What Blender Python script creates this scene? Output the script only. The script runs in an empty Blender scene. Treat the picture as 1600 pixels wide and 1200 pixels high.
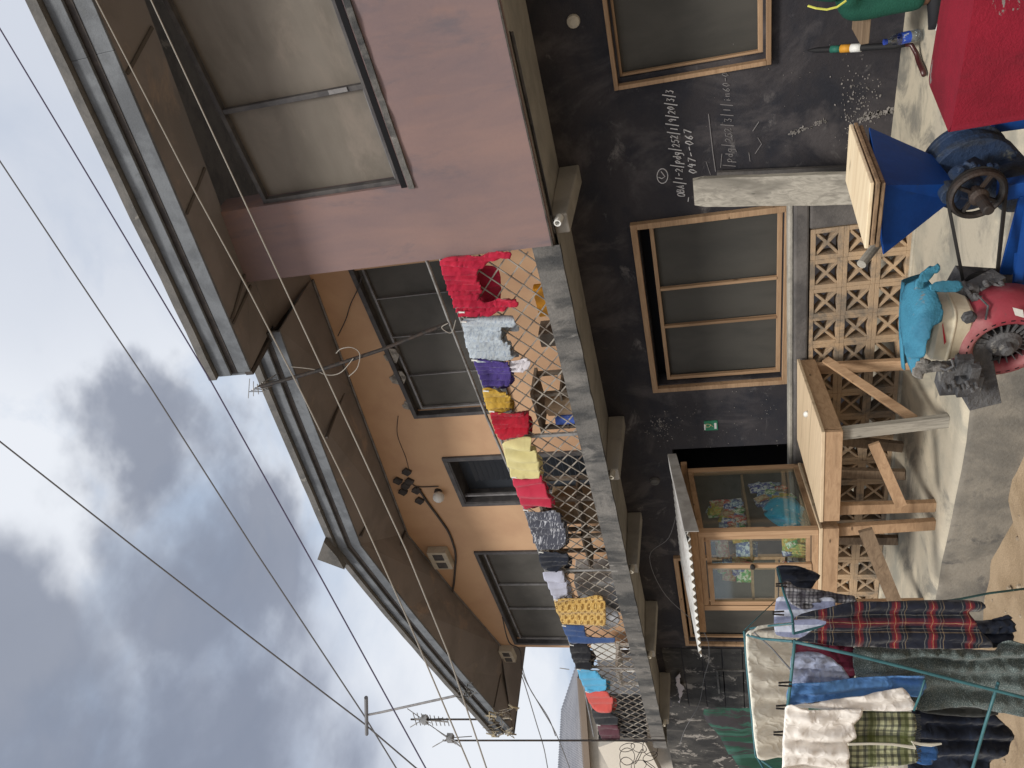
import bpy, bmesh, math, random
from mathutils import Vector, Matrix, noise
from mathutils.geometry import delaunay_2d_cdt
random.seed(7)
S = bpy.context.scene
COL = S.collection
R = math.radians

# ---------------------------------------------------------------- camera
YAW, PIT, ROL, FPX = R(42.5345), R(14.3650), R(-4.2721), 1172.0
ca, sa, cb, sb, cc, sc_ = math.cos(YAW), math.sin(YAW), math.cos(PIT), math.sin(PIT), math.cos(ROL), math.sin(ROL)
F0 = Vector((-sa, ca, 0)); RR = Vector((ca, sa, 0)); UU = Vector((0, 0, 1))
FW = F0*cb + UU*sb; U2 = UU*cb - F0*sb
RV = RR*cc + U2*sc_; UV = U2*cc - RR*sc_
CAM = Vector((0, 0, 1.5))
cd = bpy.data.cameras.new('camera'); cam = bpy.data.objects.new('camera', cd); COL.objects.link(cam)
cd.sensor_width = 36; cd.lens = 36*FPX/1600; cd.clip_start = .05; cd.clip_end = 2000
m = Matrix.Identity(4)
for i in range(3):
    m[i][0] = -UV[i]; m[i][1] = RV[i]; m[i][2] = -FW[i]; m[i][3] = CAM[i]
cam.matrix_world = m
S.camera = cam

def ray(x, y): return RV*((600-y)/FPX) - UV*((x-800)/FPX) + FW      # unit depth ray through a photo pixel
def aY(x, y, Y): r = ray(x, y); return CAM + r*(Y/r.y)
def aX(x, y, X): r = ray(x, y); return CAM + r*(X/r.x)
def aZ(x, y, z): r = ray(x, y); return CAM + r*((z-1.5)/r.z)
def aD(x, y, d): return CAM + ray(x, y)*d

# ---------------------------------------------------------------- object helpers
ROOT = {}
def tag(o, label=None, cat=None, group=None, kind=None):
    if label: o['label'] = label
    if cat: o['category'] = cat
    if group: o['group'] = group
    if kind: o['kind'] = kind
    return o
def thing(name, base, label, cat, group=None):
    o = bpy.data.objects.new(name, None); COL.objects.link(o); o.location = base; o.empty_display_size = .1
    ROOT[o] = Vector(base); return tag(o, label, cat, group)
class MB:
    def __init__(s): s.v = []; s.f = []; s.uv = []; s.pc = []
    def add(s, vs, fs):
        n = len(s.v); s.pc.append((n, len(s.f))); s.v += [Vector(v) for v in vs]; s.f += [tuple(i+n for i in f) for f in fs]; return s
    def hexa(s, p):      # 8 corners: bottom 4 ccw, top 4
        return s.add(p, [(3,2,1,0),(4,5,6,7),(0,1,5,4),(1,2,6,5),(2,3,7,6),(3,0,4,7)])
    def box(s, x0, x1, y0, y1, z0, z1):
        return s.hexa([(x0,y0,z0),(x1,y0,z0),(x1,y1,z0),(x0,y1,z0),(x0,y0,z1),(x1,y0,z1),(x1,y1,z1),(x0,y1,z1)])
    def beam(s, a, b, w, h, side=None):   # w across 'side', h along the third axis
        a = Vector(a); b = Vector(b); d = (b-a).normalized()
        if side is None: side = d.cross(UU) if abs(d.z) < .95 else Vector((1,0,0))
        sd = Vector(side); sd = (sd - d*sd.dot(d)).normalized(); up = sd.cross(d)
        sd = sd*w/2; up = up*h/2
        return s.hexa([a-sd-up, a+sd-up, b+sd-up, b-sd-up, a-sd+up, a+sd+up, b+sd+up, b-sd+up])
    def tube(s, pts, r, n=8, cap=True):
        pts = [Vector(p) for p in pts]; rr = r if isinstance(r, (list, tuple)) else [r]*len(pts)
        vs = []; prev = None
        for i, p in enumerate(pts):
            t = (pts[min(i+1, len(pts)-1)] - pts[max(i-1, 0)]).normalized()
            if prev is None: a = t.orthogonal().normalized()
            else: a = (prev - t*prev.dot(t)).normalized()
            prev = a; b = t.cross(a)
            for k in range(n):
                an = 2*math.pi*k/n; vs.append(p + (a*math.cos(an)+b*math.sin(an))*rr[i])
        fs = [(i*n+k, i*n+(k+1) % n, (i+1)*n+(k+1) % n, (i+1)*n+k) for i in range(len(pts)-1) for k in range(n)]
        if cap: fs += [tuple(range(n-1, -1, -1)), tuple(range((len(pts)-1)*n, len(pts)*n))]
        return s.add(vs, fs)
    def wire(s, pts, r, n=5, k=6):      # tube through a smoothed run of points
        P = [Vector(p) for p in pts]; out = []
        for i in range(len(P)-1):
            p0, p1, p2, p3 = P[max(i-1, 0)], P[i], P[i+1], P[min(i+2, len(P)-1)]
            for j in range(k):
                q = j/k; out.append(.5*((2*p1)+(-p0+p2)*q+(2*p0-5*p1+4*p2-p3)*q*q+(-p0+3*p1-3*p2+p3)*q**3))
        out.append(P[-1]); return s.tube(out, r, n)
    def lathe(s, c, axis, prof, n=24, cap=True):   # prof: (distance along axis, radius)
        ax = Vector(axis).normalized(); a = ax.orthogonal().normalized(); b = ax.cross(a); c = Vector(c); vs = []
        for t, r in prof:
            for k in range(n):
                an = 2*math.pi*k/n; vs.append(c + ax*t + (a*math.cos(an)+b*math.sin(an))*r)
        fs = [(i*n+k, i*n+(k+1) % n, (i+1)*n+(k+1) % n, (i+1)*n+k) for i in range(len(prof)-1) for k in range(n)]
        if cap: fs += [tuple(range(n-1, -1, -1)), tuple(range((len(prof)-1)*n, len(prof)*n))]
        return s.add(vs, fs)
    def torus(s, c, axis, r1, r2, n=32, k2=8, sx=1):
        ax = Vector(axis).normalized(); a = ax.orthogonal().normalized(); b = ax.cross(a); c = Vector(c); vs = []
        for i in range(n):
            an = 2*math.pi*i/n; d = a*math.cos(an)+b*math.sin(an)
            for k in range(k2):
                q = 2*math.pi*k/k2; vs.append(c + d*(r1+r2*math.cos(q)) + ax*r2*sx*math.sin(q))
        return s.add(vs, [(i*k2+k, ((i+1) % n)*k2+k, ((i+1) % n)*k2+(k+1) % k2, i*k2+(k+1) % k2) for i in range(n) for k in range(k2)])
    def prism(s, poly, off):    # poly: list of world points (planar), off: vector
        n = len(poly); off = Vector(off); vs = [Vector(p) for p in poly]; vs = vs + [p+off for p in vs]
        return s.add(vs, [tuple(range(n-1, -1, -1)), tuple(range(n, 2*n))] + [(i, (i+1) % n, n+(i+1) % n, n+i) for i in range(n)])
    def grid(s, fn, nu, nv, close_u=False):
        vs = [fn(i/nu, j/nv) for j in range(nv+1) for i in range(nu+1)]
        return s.add(vs, [(j*(nu+1)+i, j*(nu+1)+i+1, (j+1)*(nu+1)+i+1, (j+1)*(nu+1)+i) for j in range(nv) for i in range(nu)])
    def split(s, name, mt, parent, **kw):      # every piece an object of its own
        out = []; pc = s.pc + [(len(s.v), len(s.f))]
        for (v0, f0), (v1, f1) in zip(pc, pc[1:]):
            q = MB(); q.v = s.v[v0:v1]; q.f = [tuple(i-v0 for i in f) for f in s.f[f0:f1]]; out.append(q.build(name, mt, parent, **kw))
        return out
    def build(s, name, mt, parent=None, smooth=False, bevel=0, solid=0, sub=0, origin=None, fix=True):
        me = bpy.data.meshes.new(name)
        root = parent
        if parent is not None:
            while root.parent is not None: root = root.parent
            o0 = ROOT[root]
        else:
            if origin is None:
                lo = [min(v[i] for v in s.v) for i in range(3)]; hi = [max(v[i] for v in s.v) for i in range(3)]
                origin = ((lo[0]+hi[0])/2, (lo[1]+hi[1])/2, lo[2])
            o0 = Vector(origin)
        me.from_pydata([tuple(v-o0) for v in s.v], [], s.f)
        if s.uv:
            ul = me.uv_layers.new(name='UVMap')
            for lp in me.loops: ul.data[lp.index].uv = s.uv[lp.vertex_index]
        if fix:
            bm = bmesh.new(); bm.from_mesh(me); bmesh.ops.recalc_face_normals(bm, faces=bm.faces); bm.to_mesh(me); bm.free()
        ms = mt if isinstance(mt, list) else [mt]
        for q in ms: me.materials.append(q)
        o = bpy.data.objects.new(name, me); COL.objects.link(o)
        if parent is not None: o.parent = parent
        else: o.location = o0; ROOT[o] = o0
        if smooth:
            for p in me.polygons: p.use_smooth = True
        if solid: md = o.modifiers.new('solid', 'SOLIDIFY'); md.thickness = solid; md.offset = 0
        if bevel: md = o.modifiers.new('bevel', 'BEVEL'); md.width = bevel; md.segments = 2; md.limit_method = 'ANGLE'; md.angle_limit = R(40)
        if sub: md = o.modifiers.new('sub', 'SUBSURF'); md.levels = sub; md.render_levels = sub
        return o

# ---------------------------------------------------------------- materials
def lin(c): return tuple((v/255/12.92 if v/255 <= .04045 else ((v/255+.055)/1.055)**2.4) for v in c)
class NT:
    def __init__(s, name, tree=None):
        if tree is None:
            s.m = bpy.data.materials.new(name); s.m.use_nodes = True; s.t = s.m.node_tree; s.t.nodes.clear()
        else: s.t = tree
    def n(s, ty, ins=None, **kw):
        nd = s.t.nodes.new(ty)
        for k, v in kw.items(): setattr(nd, k, v)
        for k, v in (ins or {}).items():
            sk = nd.inputs[k]
            if isinstance(v, bpy.types.NodeSocket): s.t.links.new(v, sk)
            elif isinstance(v, bpy.types.Node): s.t.links.new(v.outputs[0], sk)
            else: sk.default_value = (v + (1,)) if isinstance(v, tuple) and len(v) == 3 and sk.type == 'RGBA' else v
        return nd
    def math(s, op, a, b=None, clamp=False):
        ins = {0: a}
        if b is not None: ins[1] = b
        return s.n('ShaderNodeMath', ins, operation=op, use_clamp=clamp).outputs[0]
    def mix(s, f, a, b, mode='MIX'):
        nd = s.n('ShaderNodeMix', {0: f, 6: a, 7: b}, data_type='RGBA', blend_type=mode); return nd.outputs[2]
    def ramp(s, f, lo, hi):
        return s.n('ShaderNodeMapRange', {0: f, 1: lo, 2: hi, 3: 0., 4: 1.}, interpolation_type='SMOOTHSTEP').outputs[0]
    def noise(s, vec, scale, det=5, rough=.6, dist=0):
        return s.n('ShaderNodeTexNoise', {'Vector': vec, 'Scale': scale, 'Detail': det, 'Roughness': rough, 'Distortion': dist}).outputs['Fac']
    def scalev(s, vec, v): return s.n('ShaderNodeVectorMath', {0: vec, 1: v}, operation='MULTIPLY').outputs[0]

def mat(name, col, rough=.85, col2=None, sc=3., amt=(.4, .65), stretch=(1,1,1), stain=None, st_sc=6., st_amt=(.6, .7), fine=.12, fsc=40., bump=.15, bsc=30., metal=0, spec=.3, trans=0, alpha=1, col3=None, c3=(1.2, (.5,.7)), det=6, loc=(0,0,0), dist=.3):
    t = NT(name); tc = t.n('ShaderNodeTexCoord').outputs['Object']
    tc = t.n('ShaderNodeVectorMath', {0: tc, 1: loc}, operation='ADD').outputs[0]
    v = t.scalev(tc, stretch); c = t.n('ShaderNodeRGB'); c.outputs[0].default_value = col+(1,); c = c.outputs[0]
    if col2: c = t.mix(t.ramp(t.noise(v, sc, det, .6, dist), *amt), c, col2)
    if col3: c = t.mix(t.ramp(t.noise(t.scalev(tc, (1.3,1.1,.9)), c3[0], 5, .65, .6), *c3[1]), c, col3)
    if stain: c = t.mix(t.ramp(t.noise(v, st_sc, 8, .7, .5), *st_amt), c, stain)
    fn = t.noise(tc, fsc, 4, .7)
    if fine: c = t.mix(1., c, t.n('ShaderNodeCombineColor', {0: (g := t.math('ADD', t.math('MULTIPLY', fn, 2*fine), 1-fine)), 1: g, 2: g}).outputs[0], 'MULTIPLY')
    bn = t.n('ShaderNodeBump', {'Strength': bump, 'Distance': .01, 'Height': t.math('ADD', t.noise(v, bsc, 6, .65), fn)})
    b = t.n('ShaderNodeBsdfPrincipled', {'Base Color': c, 'Roughness': rough, 'Metallic': metal, 'Specular IOR Level': spec, 'Transmission Weight': trans, 'Alpha': alpha, 'Normal': bn})
    t.n('ShaderNodeOutputMaterial', {0: b}); return t.m

def wood(name, col, col2, axis=0, sc=1., rough=.75, knots=True):
    t = NT(name); tc = t.n('ShaderNodeTexCoord').outputs['Object']
    st = [18.]*3; st[axis] = 1.2
    v = t.scalev(tc, tuple(q*sc for q in st)); n1 = t.noise(v, 1.6, 8, .7, 1.5)
    c = t.mix(t.ramp(n1, .35, .7), col, col2)
    c = t.mix(t.ramp(t.noise(t.scalev(tc, tuple(q*sc*.35 for q in st)), 1.0, 3, .5, .5), .55, .75), c, tuple(q*.72 for q in col2))
    if knots:
        vo = t.n('ShaderNodeTexVoronoi', {'Vector': t.scalev(tc, tuple((1 if i == axis else 3.)*sc for i in range(3))), 'Scale': 3.2})
        c = t.mix(t.ramp(vo.outputs['Distance'], .11, .04), c, tuple(q*.4 for q in col2))
    bn = t.n('ShaderNodeBump', {'Strength': .25, 'Distance': .004, 'Height': n1})
    b = t.n('ShaderNodeBsdfPrincipled', {'Base Color': c, 'Roughness': rough, 'Specular IOR Level': .25, 'Normal': bn})
    t.n('ShaderNodeOutputMaterial', {0: b}); return t.m

def fabric(name, col, col2=None, kind='plain', cols=None, sc=1., rough=.95):
    """cloth; UV unit = 100 photo pixels of cloth; u runs across, v runs down"""
    t = NT(name); uv = t.n('ShaderNodeUVMap').outputs[0]
    sx = t.n('ShaderNodeSeparateXYZ', {0: uv}); u, v = sx.outputs[0], sx.outputs[1]
    rgb = t.n('ShaderNodeRGB'); rgb.outputs[0].default_value = col+(1,); c = rgb.outputs[0]
    def line(q, freq, lo, hi, ph=0.):     # 1 inside the band lo..hi of each period
        f = t.math('FRACT', t.math('ADD', t.math('MULTIPLY', q, freq), ph))
        return t.math('MULTIPLY', t.math('GREATER_THAN', f, lo), t.math('LESS_THAN', f, hi))
    if kind == 'plaid':
        red, yel, wht = cols
        for q, fr in ((u, 1.9*sc), (v, 1.75*sc)):
            k9 = .45 if q is u else .8
            c = t.mix(t.math('MULTIPLY', line(q, fr, .36, .60), .42*k9), c, red)
            c = t.mix(t.math('MULTIPLY', line(q, fr, .44, .53), .75*k9), c, red)
            c = t.mix(t.math('MULTIPLY', line(q, fr, .478, .492), .7), c, yel)
            c = t.mix(t.math('MULTIPLY', line(q, fr, .27, .29), .5), c, wht)
            c = t.mix(t.math('MULTIPLY', line(q, fr, .68, .70), .5), c, wht)
            c = t.mix(t.math('MULTIPLY', line(q, fr, .76, .78), .35), c, yel)
    if kind == 'check':
        a, b2 = cols
        for q, fr in ((u, 9*sc), (v, 8*sc)):
            c = t.mix(t.math('MULTIPLY', line(q, fr, 0, .42), .6), c, a)
        for q, fr in ((u, 1.7*sc), (v, 1.7*sc)):
            c = t.mix(t.math('MULTIPLY', line(q, fr, .5, .75), .65), c, b2)
            c = t.mix(t.math('MULTIPLY', line(q, fr, .4, .5), .5), c, a)
    if kind == 'stripe': c = t.mix(line(u, 12*sc, 0, .45), c, cols[0])
    if kind == 'blocks':
        w1 = t.math('SINE', t.math('MULTIPLY', u, 62*sc)); w2 = t.math('SINE', t.math('MULTIPLY', v, 62*sc))
        c = t.mix(t.ramp(t.math('MULTIPLY', w1, w2), .05, .25), c, cols[0])
        c = t.mix(t.ramp(t.noise(uv, 45*sc, 2), .55, .6), c, cols[1])
    if kind == 'speck':
        c = t.mix(t.ramp(t.noise(uv, 60*sc, 3, .8), .5, .6), c, cols[0])
    if kind == 'print':
        c = t.mix(t.ramp(t.noise(t.scalev(uv, (1,2.2,1)), 14*sc, 5, .7, 1.2), .55, .6), c, cols[0])
    if col2: c = t.mix(t.ramp(t.noise(uv, 2.2, 4, .6, .5), .4, .65), c, col2)
    fn = t.noise(uv, 180, 3, .7)
    c = t.mix(1., c, t.n('ShaderNodeCombineColor', {0: (g := t.math('ADD', t.math('MULTIPLY', fn, .35), .82)), 1: g, 2: g}).outputs[0], 'MULTIPLY')
    wr = t.noise(t.scalev(uv, (2.4, 1.5, 1)), 2.6, 2, .4, .5)
    wr = t.math('POWER', t.math('SUBTRACT', 1., t.math('MULTIPLY', t.math('ABSOLUTE', t.math('SUBTRACT', wr, .5)), 4.), True), 2.)
    bn = t.n('ShaderNodeBump', {'Strength': .3, 'Distance': .008, 'Height': wr})
    bn = t.n('ShaderNodeBump', {'Strength': .25, 'Distance': .002, 'Height': fn, 'Normal': bn})
    b = t.n('ShaderNodeBsdfPrincipled', {'Base Color': c, 'Roughness': rough, 'Specular IOR Level': .15, 'Sheen Weight': .15, 'Normal': bn})
    t.n('ShaderNodeOutputMaterial', {0: b}); return t.m

# ---------------------------------------------------------------- cloth
def inside(p, poly):
    c = False; n = len(poly)
    for i in range(n):
        a, b = poly[i], poly[(i+1) % n]
        if (a[1] > p[1]) != (b[1] > p[1]) and p[0] < (b[0]-a[0])*(p[1]-a[1])/(b[1]-a[1])+a[0]: c = not c
    return c
def smooth_poly(poly, step):
    out = []
    n = len(poly)
    for i in range(n):
        p0, p1, p2, p3 = [Vector(poly[(i+k) % n]) for k in (-1, 0, 1, 2)]
        k = max(1, int((p2-p1).length/step))
        for j in range(k):
            q = j/k; lp = p1.lerp(p2, q)
            cr = .5*((2*p1)+(-p0+p2)*q+(2*p0-5*p1+4*p2-p3)*q*q+(-p0+3*p1-3*p2+p3)*q**3)
            out.append(lp.lerp(cr, .6))
    return out
def cloth(name, poly, mapper, mt, parent=None, step=3.5, amp=.02, wl=9., seed=0., nrm=None, solid=.004, top=None, drape=1., rag=0., crease=True, fuzz=.22):
    """poly in photo pixels: +x is down along the cloth, y runs across it"""
    bd = smooth_poly(poly, step)
    if rag: bd = [p + Vector(((random.random()-.5)*rag, (random.random()-.5)*rag)) for p in bd]
    xs = [p[0] for p in bd]; ys = [p[1] for p in bd]; x0 = min(xs) if top is None else top
    pts = list(bd); nb = len(bd); gx = min(xs)+step
    while gx < max(xs):
        gy = min(ys)+step
        while gy < max(ys):
            q = (gx+random.uniform(-.25,.25)*step, gy+random.uniform(-.25,.25)*step)
            if inside(q, bd) and min((q[0]-b[0])**2+(q[1]-b[1])**2 for b in bd) > (.45*step)**2: pts.append(Vector(q))
            gy += step
        gx += step
    r = delaunay_2d_cdt([Vector(p) for p in pts], [(i, (i+1) % nb) for i in range(nb)], [], 1, 1e-4)
    mb = MB(); N = Vector(nrm) if nrm else Vector((0, -1, 0))
    for p in r[0]:
        d = min(1, (p[0]-x0)/25.)*drape + .25
        w = math.sin(p[1]/wl*6.28 + 5*noise.noise(Vector((p[0]/110, p[1]/60, seed))))
        w2 = noise.noise(Vector((p[0]/120, p[1]/(wl*.9), seed+5)))
        w3 = (1-abs(noise.noise(Vector((p[0]/26+p[1]/40, p[1]/15, seed+9))))*2.6)**3 if crease else 0
        w4 = noise.noise(Vector((p[0]/14, p[1]/11, seed+3)))
        mb.v.append(mapper(p[0], p[1]) + N*amp*(d*(.45*w + 1.2*w2) + .28*w3 + fuzz*w4)); mb.uv.append((p[1]/100, p[0]/100))
    mb.f = [tuple(f) for f in r[2]]
    return mb.build(name, mt, parent, smooth=True, solid=solid, fix=False)

# ================================================================ WORLD & LIGHT
W = bpy.data.worlds.new('World'); S.world = W; W.use_nodes = True
wt = W.node_tree; wt.nodes.clear(); t = NT('w', wt)
SUN_EL, SUN_AZ = R(50), R(152)          # azimuth: direction the light comes from, clockwise from +Y
sky = t.n('ShaderNodeTexSky', sky_type='NISHITA', sun_disc=False, sun_elevation=SUN_EL, sun_rotation=SUN_AZ, air_density=1., dust_density=2., ozone_density=1.)
gd = t.n('ShaderNodeTexCoord').outputs['Generated']
sx = t.n('ShaderNodeSeparateXYZ', {0: gd})
# flatten the direction onto a cloud layer so clouds get smaller towards the horizon
hz = t.math('MAXIMUM', t.math('ADD', sx.outputs[2], .25), .08)
cv = t.n('ShaderNodeCombineXYZ', {0: t.math('DIVIDE', sx.outputs[0], hz), 1: t.math('DIVIDE', sx.outputs[1], hz), 2: sx.outputs[2]}).outputs[0]
n1 = t.noise(cv, 1.15, 9, .55, .25); n2 = t.noise(cv, .8, 5, .5, .2)
wn = t.n('ShaderNodeTexNoise', {'Vector': cv, 'Scale': 2.6, 'Detail': 6, 'Roughness': .5})
wv = t.n('ShaderNodeVectorMath', {0: wn.outputs['Color'], 1: (.5, .5, .5)}, operation='SUBTRACT').outputs[0]
wv = t.n('ShaderNodeVectorMath', {0: wv, 'Scale': .075}, operation='SCALE').outputs[0]
gw = t.n('ShaderNodeVectorMath', {0: gd, 1: wv}, operation='ADD').outputs[0]
def blob(px, py, inner, outer):      # a cloud mass around one direction of the sky
    d = ray(px, py).normalized()
    dt = t.n('ShaderNodeVectorMath', {0: gw, 1: tuple(d)}, operation='DOT_PRODUCT').outputs['Value']
    return t.ramp(dt, math.cos(R(outer)), math.cos(R(inner)))
K = 8.6      # background strength is .1
blue = tuple(v*K for v in lin((172, 190, 214))); white = tuple(v*K for v in lin((230, 234, 241)))
dark = tuple(v*K for v in lin((122, 130, 148))); mid = tuple(v*K for v in lin((178, 187, 205)))
base = t.mix(.08, blue, sky.outputs[0])
n3 = t.noise(cv, 3.6, 8, .55, .4)
c = t.mix(t.ramp(t.math('ADD', t.math('MULTIPLY', n1, .75), t.math('MULTIPLY', n3, .25)), .34, .60), base, white)
def soft(lst):      # sum of wide soft masses
    tot = None
    for px, py, rad, w_ in lst:
        q = t.math('MULTIPLY', blob(px, py, 0., rad), w_); tot = q if tot is None else t.math('MAXIMUM', tot, q)
    return tot
wm = soft([(70, 640, 16, 1.), (110, 860, 13, 1.), (180, 1080, 6, .7), (90, 400, 9, .7), (520, 1130, 10, .8), (560, 930, 10, .6), (700, 1180, 8, .7), (430, 780, 8, .7), (20, 560, 10, .8)])
c = t.mix(t.math('MULTIPLY', wm, t.math('ADD', .45, t.ramp(n3, .4, .6)), True), c, white)
gm = soft([(120, 60, 26, .5), (20, 300, 10, .25), (480, 1000, 8, .4), (420, 1180, 14, .7)])
c = t.mix(gm, c, mid)
dm = soft([(262, 700, 8.5, .85), (285, 790, 10, 1.), (315, 890, 11, 1.), (335, 990, 11, 1.), (345, 1090, 12, 1.), (350, 1200, 14, 1.), (0, 1100, 13, 1.), (20, 1220, 14, 1.), (150, 1270, 11, .7), (390, 930, 8, .7)])
dm = t.math('MULTIPLY', dm, t.math('ADD', t.math('MULTIPLY', n3, 2.2), .0), True)
dm = t.ramp(dm, .05, 1.05)
c = t.mix(t.math('MULTIPLY', dm, .86), c, t.mix(t.ramp(n1, .3, .7), dark, tuple(v*K for v in lin((146, 153, 170)))))
# bright thin overcast around the sun, behind the camera
sd = Vector((math.sin(SUN_AZ)*math.cos(SUN_EL), math.cos(SUN_AZ)*math.cos(SUN_EL), math.sin(SUN_EL)))
dt = t.n('ShaderNodeVectorMath', {0: gd, 1: tuple(sd)}, operation='DOT_PRODUCT').outputs['Value']
c = t.mix(t.math('MULTIPLY', t.ramp(dt, .45, 1.), .9), c, (10., 9.7, 9.2))
low = t.math('MULTIPLY', t.ramp(sx.outputs[1], .25, -.35), t.ramp(sx.outputs[2], .62, .05))
c = t.mix(t.math('MULTIPLY', low, .45), c, (.9, .85, .8))     # low sky of the built-up street behind, dimmed to deepen shade under eaves
bg = t.n('ShaderNodeBackground', {'Color': c, 'Strength': .1})
t.n('ShaderNodeOutputWorld', {0: bg})
ld = bpy.data.lights.new('sun', 'SUN'); ld.energy = 2.4; ld.angle = R(13); ld.color = (1, .95, .87)
lo = bpy.data.objects.new('sun', ld); COL.objects.link(lo); lo.rotation_euler = (-sd).to_track_quat('-Z', 'Y').to_euler(); lo.location = (0, -5, 10)
S.view_settings.view_transform = 'Standard'; S.view_settings.look = 'None'; S.view_settings.exposure = 0.3; S.view_settings.gamma = 1

# ================================================================ MATERIALS
M_dirt = mat('dirt', (.36,.27,.18), 1, (.26,.19,.12), 2.5, stain=(.17,.12,.085), st_sc=5, fine=.3, fsc=90, bump=.8, bsc=14)
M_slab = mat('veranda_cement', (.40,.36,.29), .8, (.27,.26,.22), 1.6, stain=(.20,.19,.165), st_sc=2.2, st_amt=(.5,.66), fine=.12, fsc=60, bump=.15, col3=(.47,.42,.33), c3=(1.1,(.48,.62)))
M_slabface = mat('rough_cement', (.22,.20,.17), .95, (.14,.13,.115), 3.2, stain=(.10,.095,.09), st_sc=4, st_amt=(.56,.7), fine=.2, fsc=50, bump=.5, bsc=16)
M_gwall = mat('charcoal_painted_wall', (.036,.033,.038), .8, (.022,.023,.031), 2., stretch=(1,1,1.6), stain=(.16,.15,.15), st_sc=2.6, st_amt=(.58,.74), fine=.22, fsc=45, bump=.35, bsc=9, col3=(.075,.068,.072), c3=(1.2,(.5,.68)))
M_pink = mat('faded_pink_wall', (.27,.18,.165), .9, (.185,.14,.15), 1.3, amt=(.22,.78), stretch=(2.0,1,.5), stain=(.155,.13,.145), st_sc=1.2, st_amt=(.52,.68), fine=.05, bump=.1, bsc=12, col3=(.29,.175,.14), c3=(.8,(.52,.7)))
M_peach = mat('peach_wall', (.55,.355,.22), .9, (.49,.305,.19), 1.2, fine=.04, bump=.06, bsc=10)
M_kerb = mat('weathered_concrete', (.15,.145,.14), .95, (.055,.057,.06), 3.2, stretch=(1.6,1,.4), stain=(.30,.29,.28), st_sc=6, st_amt=(.60,.72), fine=.25, fsc=45, bump=.7, bsc=14, col3=(.21,.20,.19), c3=(2.2,(.5,.66)))
M_soffit = mat('grey_rendered_soffit', (.36,.335,.30), .95, (.27,.255,.23), 2.5, fine=.06, bump=.1, bsc=12)
M_lip = mat('mouldy_drip_edge', (.10,.09,.08), 1, (.045,.042,.04), 5, fine=.25, fsc=50, bump=.9, bsc=22)
M_ceil = mat('brown_ceiling_board', (.22,.20,.195), .85, (.175,.16,.155), 1.5, stain=(.29,.235,.20), st_sc=1.4, st_amt=(.55,.7), fine=.04, bump=.05)
M_dtrim = mat('dark_trim', (.05,.045,.045), .8, (.08,.07,.065), 6, fine=.15)
M_fascia = mat('galvanised_fascia', (.17,.185,.205), .65, (.11,.12,.135), 4, stretch=(1,1,1), stain=(.12,.13,.14), st_sc=7, st_amt=(.55,.68), fine=.12, fsc=80, bump=.2, metal=.15, spec=.4)
M_roof = mat('old_roof_sheet', (.15,.145,.14), .8, (.10,.10,.10), 5, stain=(.25,.24,.22), st_sc=5, fine=.15, bump=.3)
M_frame = mat('dark_window_frame', (.065,.062,.066), .6, (.10,.095,.095), 8, fine=.1)
M_framel = mat('grey_metal_frame', (.22,.215,.22), .5, (.14,.135,.14), 8, fine=.1)
M_net = mat('olive_insect_netting', (.195,.175,.155), .9, (.155,.14,.122), 1.3, amt=(.35,.7), stretch=(1,1,2.5), fine=.10, fsc=300, bump=.04, spec=.05, stain=(.23,.20,.175), st_sc=1.1, st_amt=(.5,.7))
M_netd = mat('dark_netting', (.095,.09,.083), .85, (.07,.067,.062), 1.5, fine=.1, fsc=300, spec=.25)
M_netg = mat('charcoal_netting', (.082,.078,.070), .75, (.062,.06,.055), 1.2, amt=(.35,.7), stretch=(2.5,1,1), fine=.08, fsc=300, spec=.25)
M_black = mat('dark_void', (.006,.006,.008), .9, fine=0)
M_wx = wood('pine_along', (.43,.285,.175), (.31,.195,.115), 0)
M_wy = wood('pine_deep', (.40,.265,.16), (.28,.175,.10), 1)
M_wz = wood('pine_upright', (.45,.30,.185), (.33,.205,.12), 2)
M_wtop = wood('pale_table_board', (.62,.49,.34), (.52,.40,.27), 0, knots=False)
M_wold = wood('weathered_plank', (.36,.335,.29), (.20,.185,.16), 2, rough=.95)
M_woldx = wood('old_brown_wood', (.23,.165,.11), (.13,.09,.06), 0)
M_ply = wood('pale_plywood', (.72,.60,.42), (.60,.47,.31), 0, knots=True)
M_plyedge = wood('split_ply_edge', (.30,.20,.12), (.12,.08,.05), 0, sc=2.)
M_clay = mat('clay_screen_block', (.42,.295,.185), .95, (.32,.235,.16), 2.2, stain=(.16,.135,.11), st_sc=3.5, st_amt=(.46,.66), fine=.15, fsc=50, bump=.4, bsc=20)
M_plaster = mat('old_grey_plaster', (.13,.12,.115), .95, (.075,.07,.07), 3, stain=(.33,.31,.28), st_sc=4.5, st_amt=(.6,.7), fine=.2, fsc=50, bump=.5, bsc=15)
M_ledge = mat('pale_cement_ledge', (.36,.34,.30), .95, (.22,.21,.19), 4, fine=.2, bump=.5)
M_metal = mat('galvanised_pipe', (.36,.35,.34), .45, (.20,.19,.18), 9, metal=.5, fine=.1)
M_wire = mat('grey_cable', (.17,.17,.18), .6, fine=0)
M_wirel = mat('pale_cable', (.34,.32,.29), .6, fine=0)
M_dmetal = mat('dark_iron', (.028,.026,.026), .6, (.05,.036,.03), 12, metal=.3, fine=.2, bump=.4)
M_blue = mat('blue_machine_paint', (.006,.055,.25), .6, (.005,.038,.18), 3, stain=(.05,.055,.07), st_sc=9, st_amt=(.64,.72), fine=.12, fsc=70, spec=.22, bump=.1, col3=(.018,.035,.08), c3=(4.5,(.6,.7)))
M_bluegr = mat('greasy_blue_paint', (.02,.04,.09), .6, (.035,.04,.045), 7, stain=(.14,.15,.14), st_sc=11, st_amt=(.6,.7), fine=.3, bump=.6)
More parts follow.
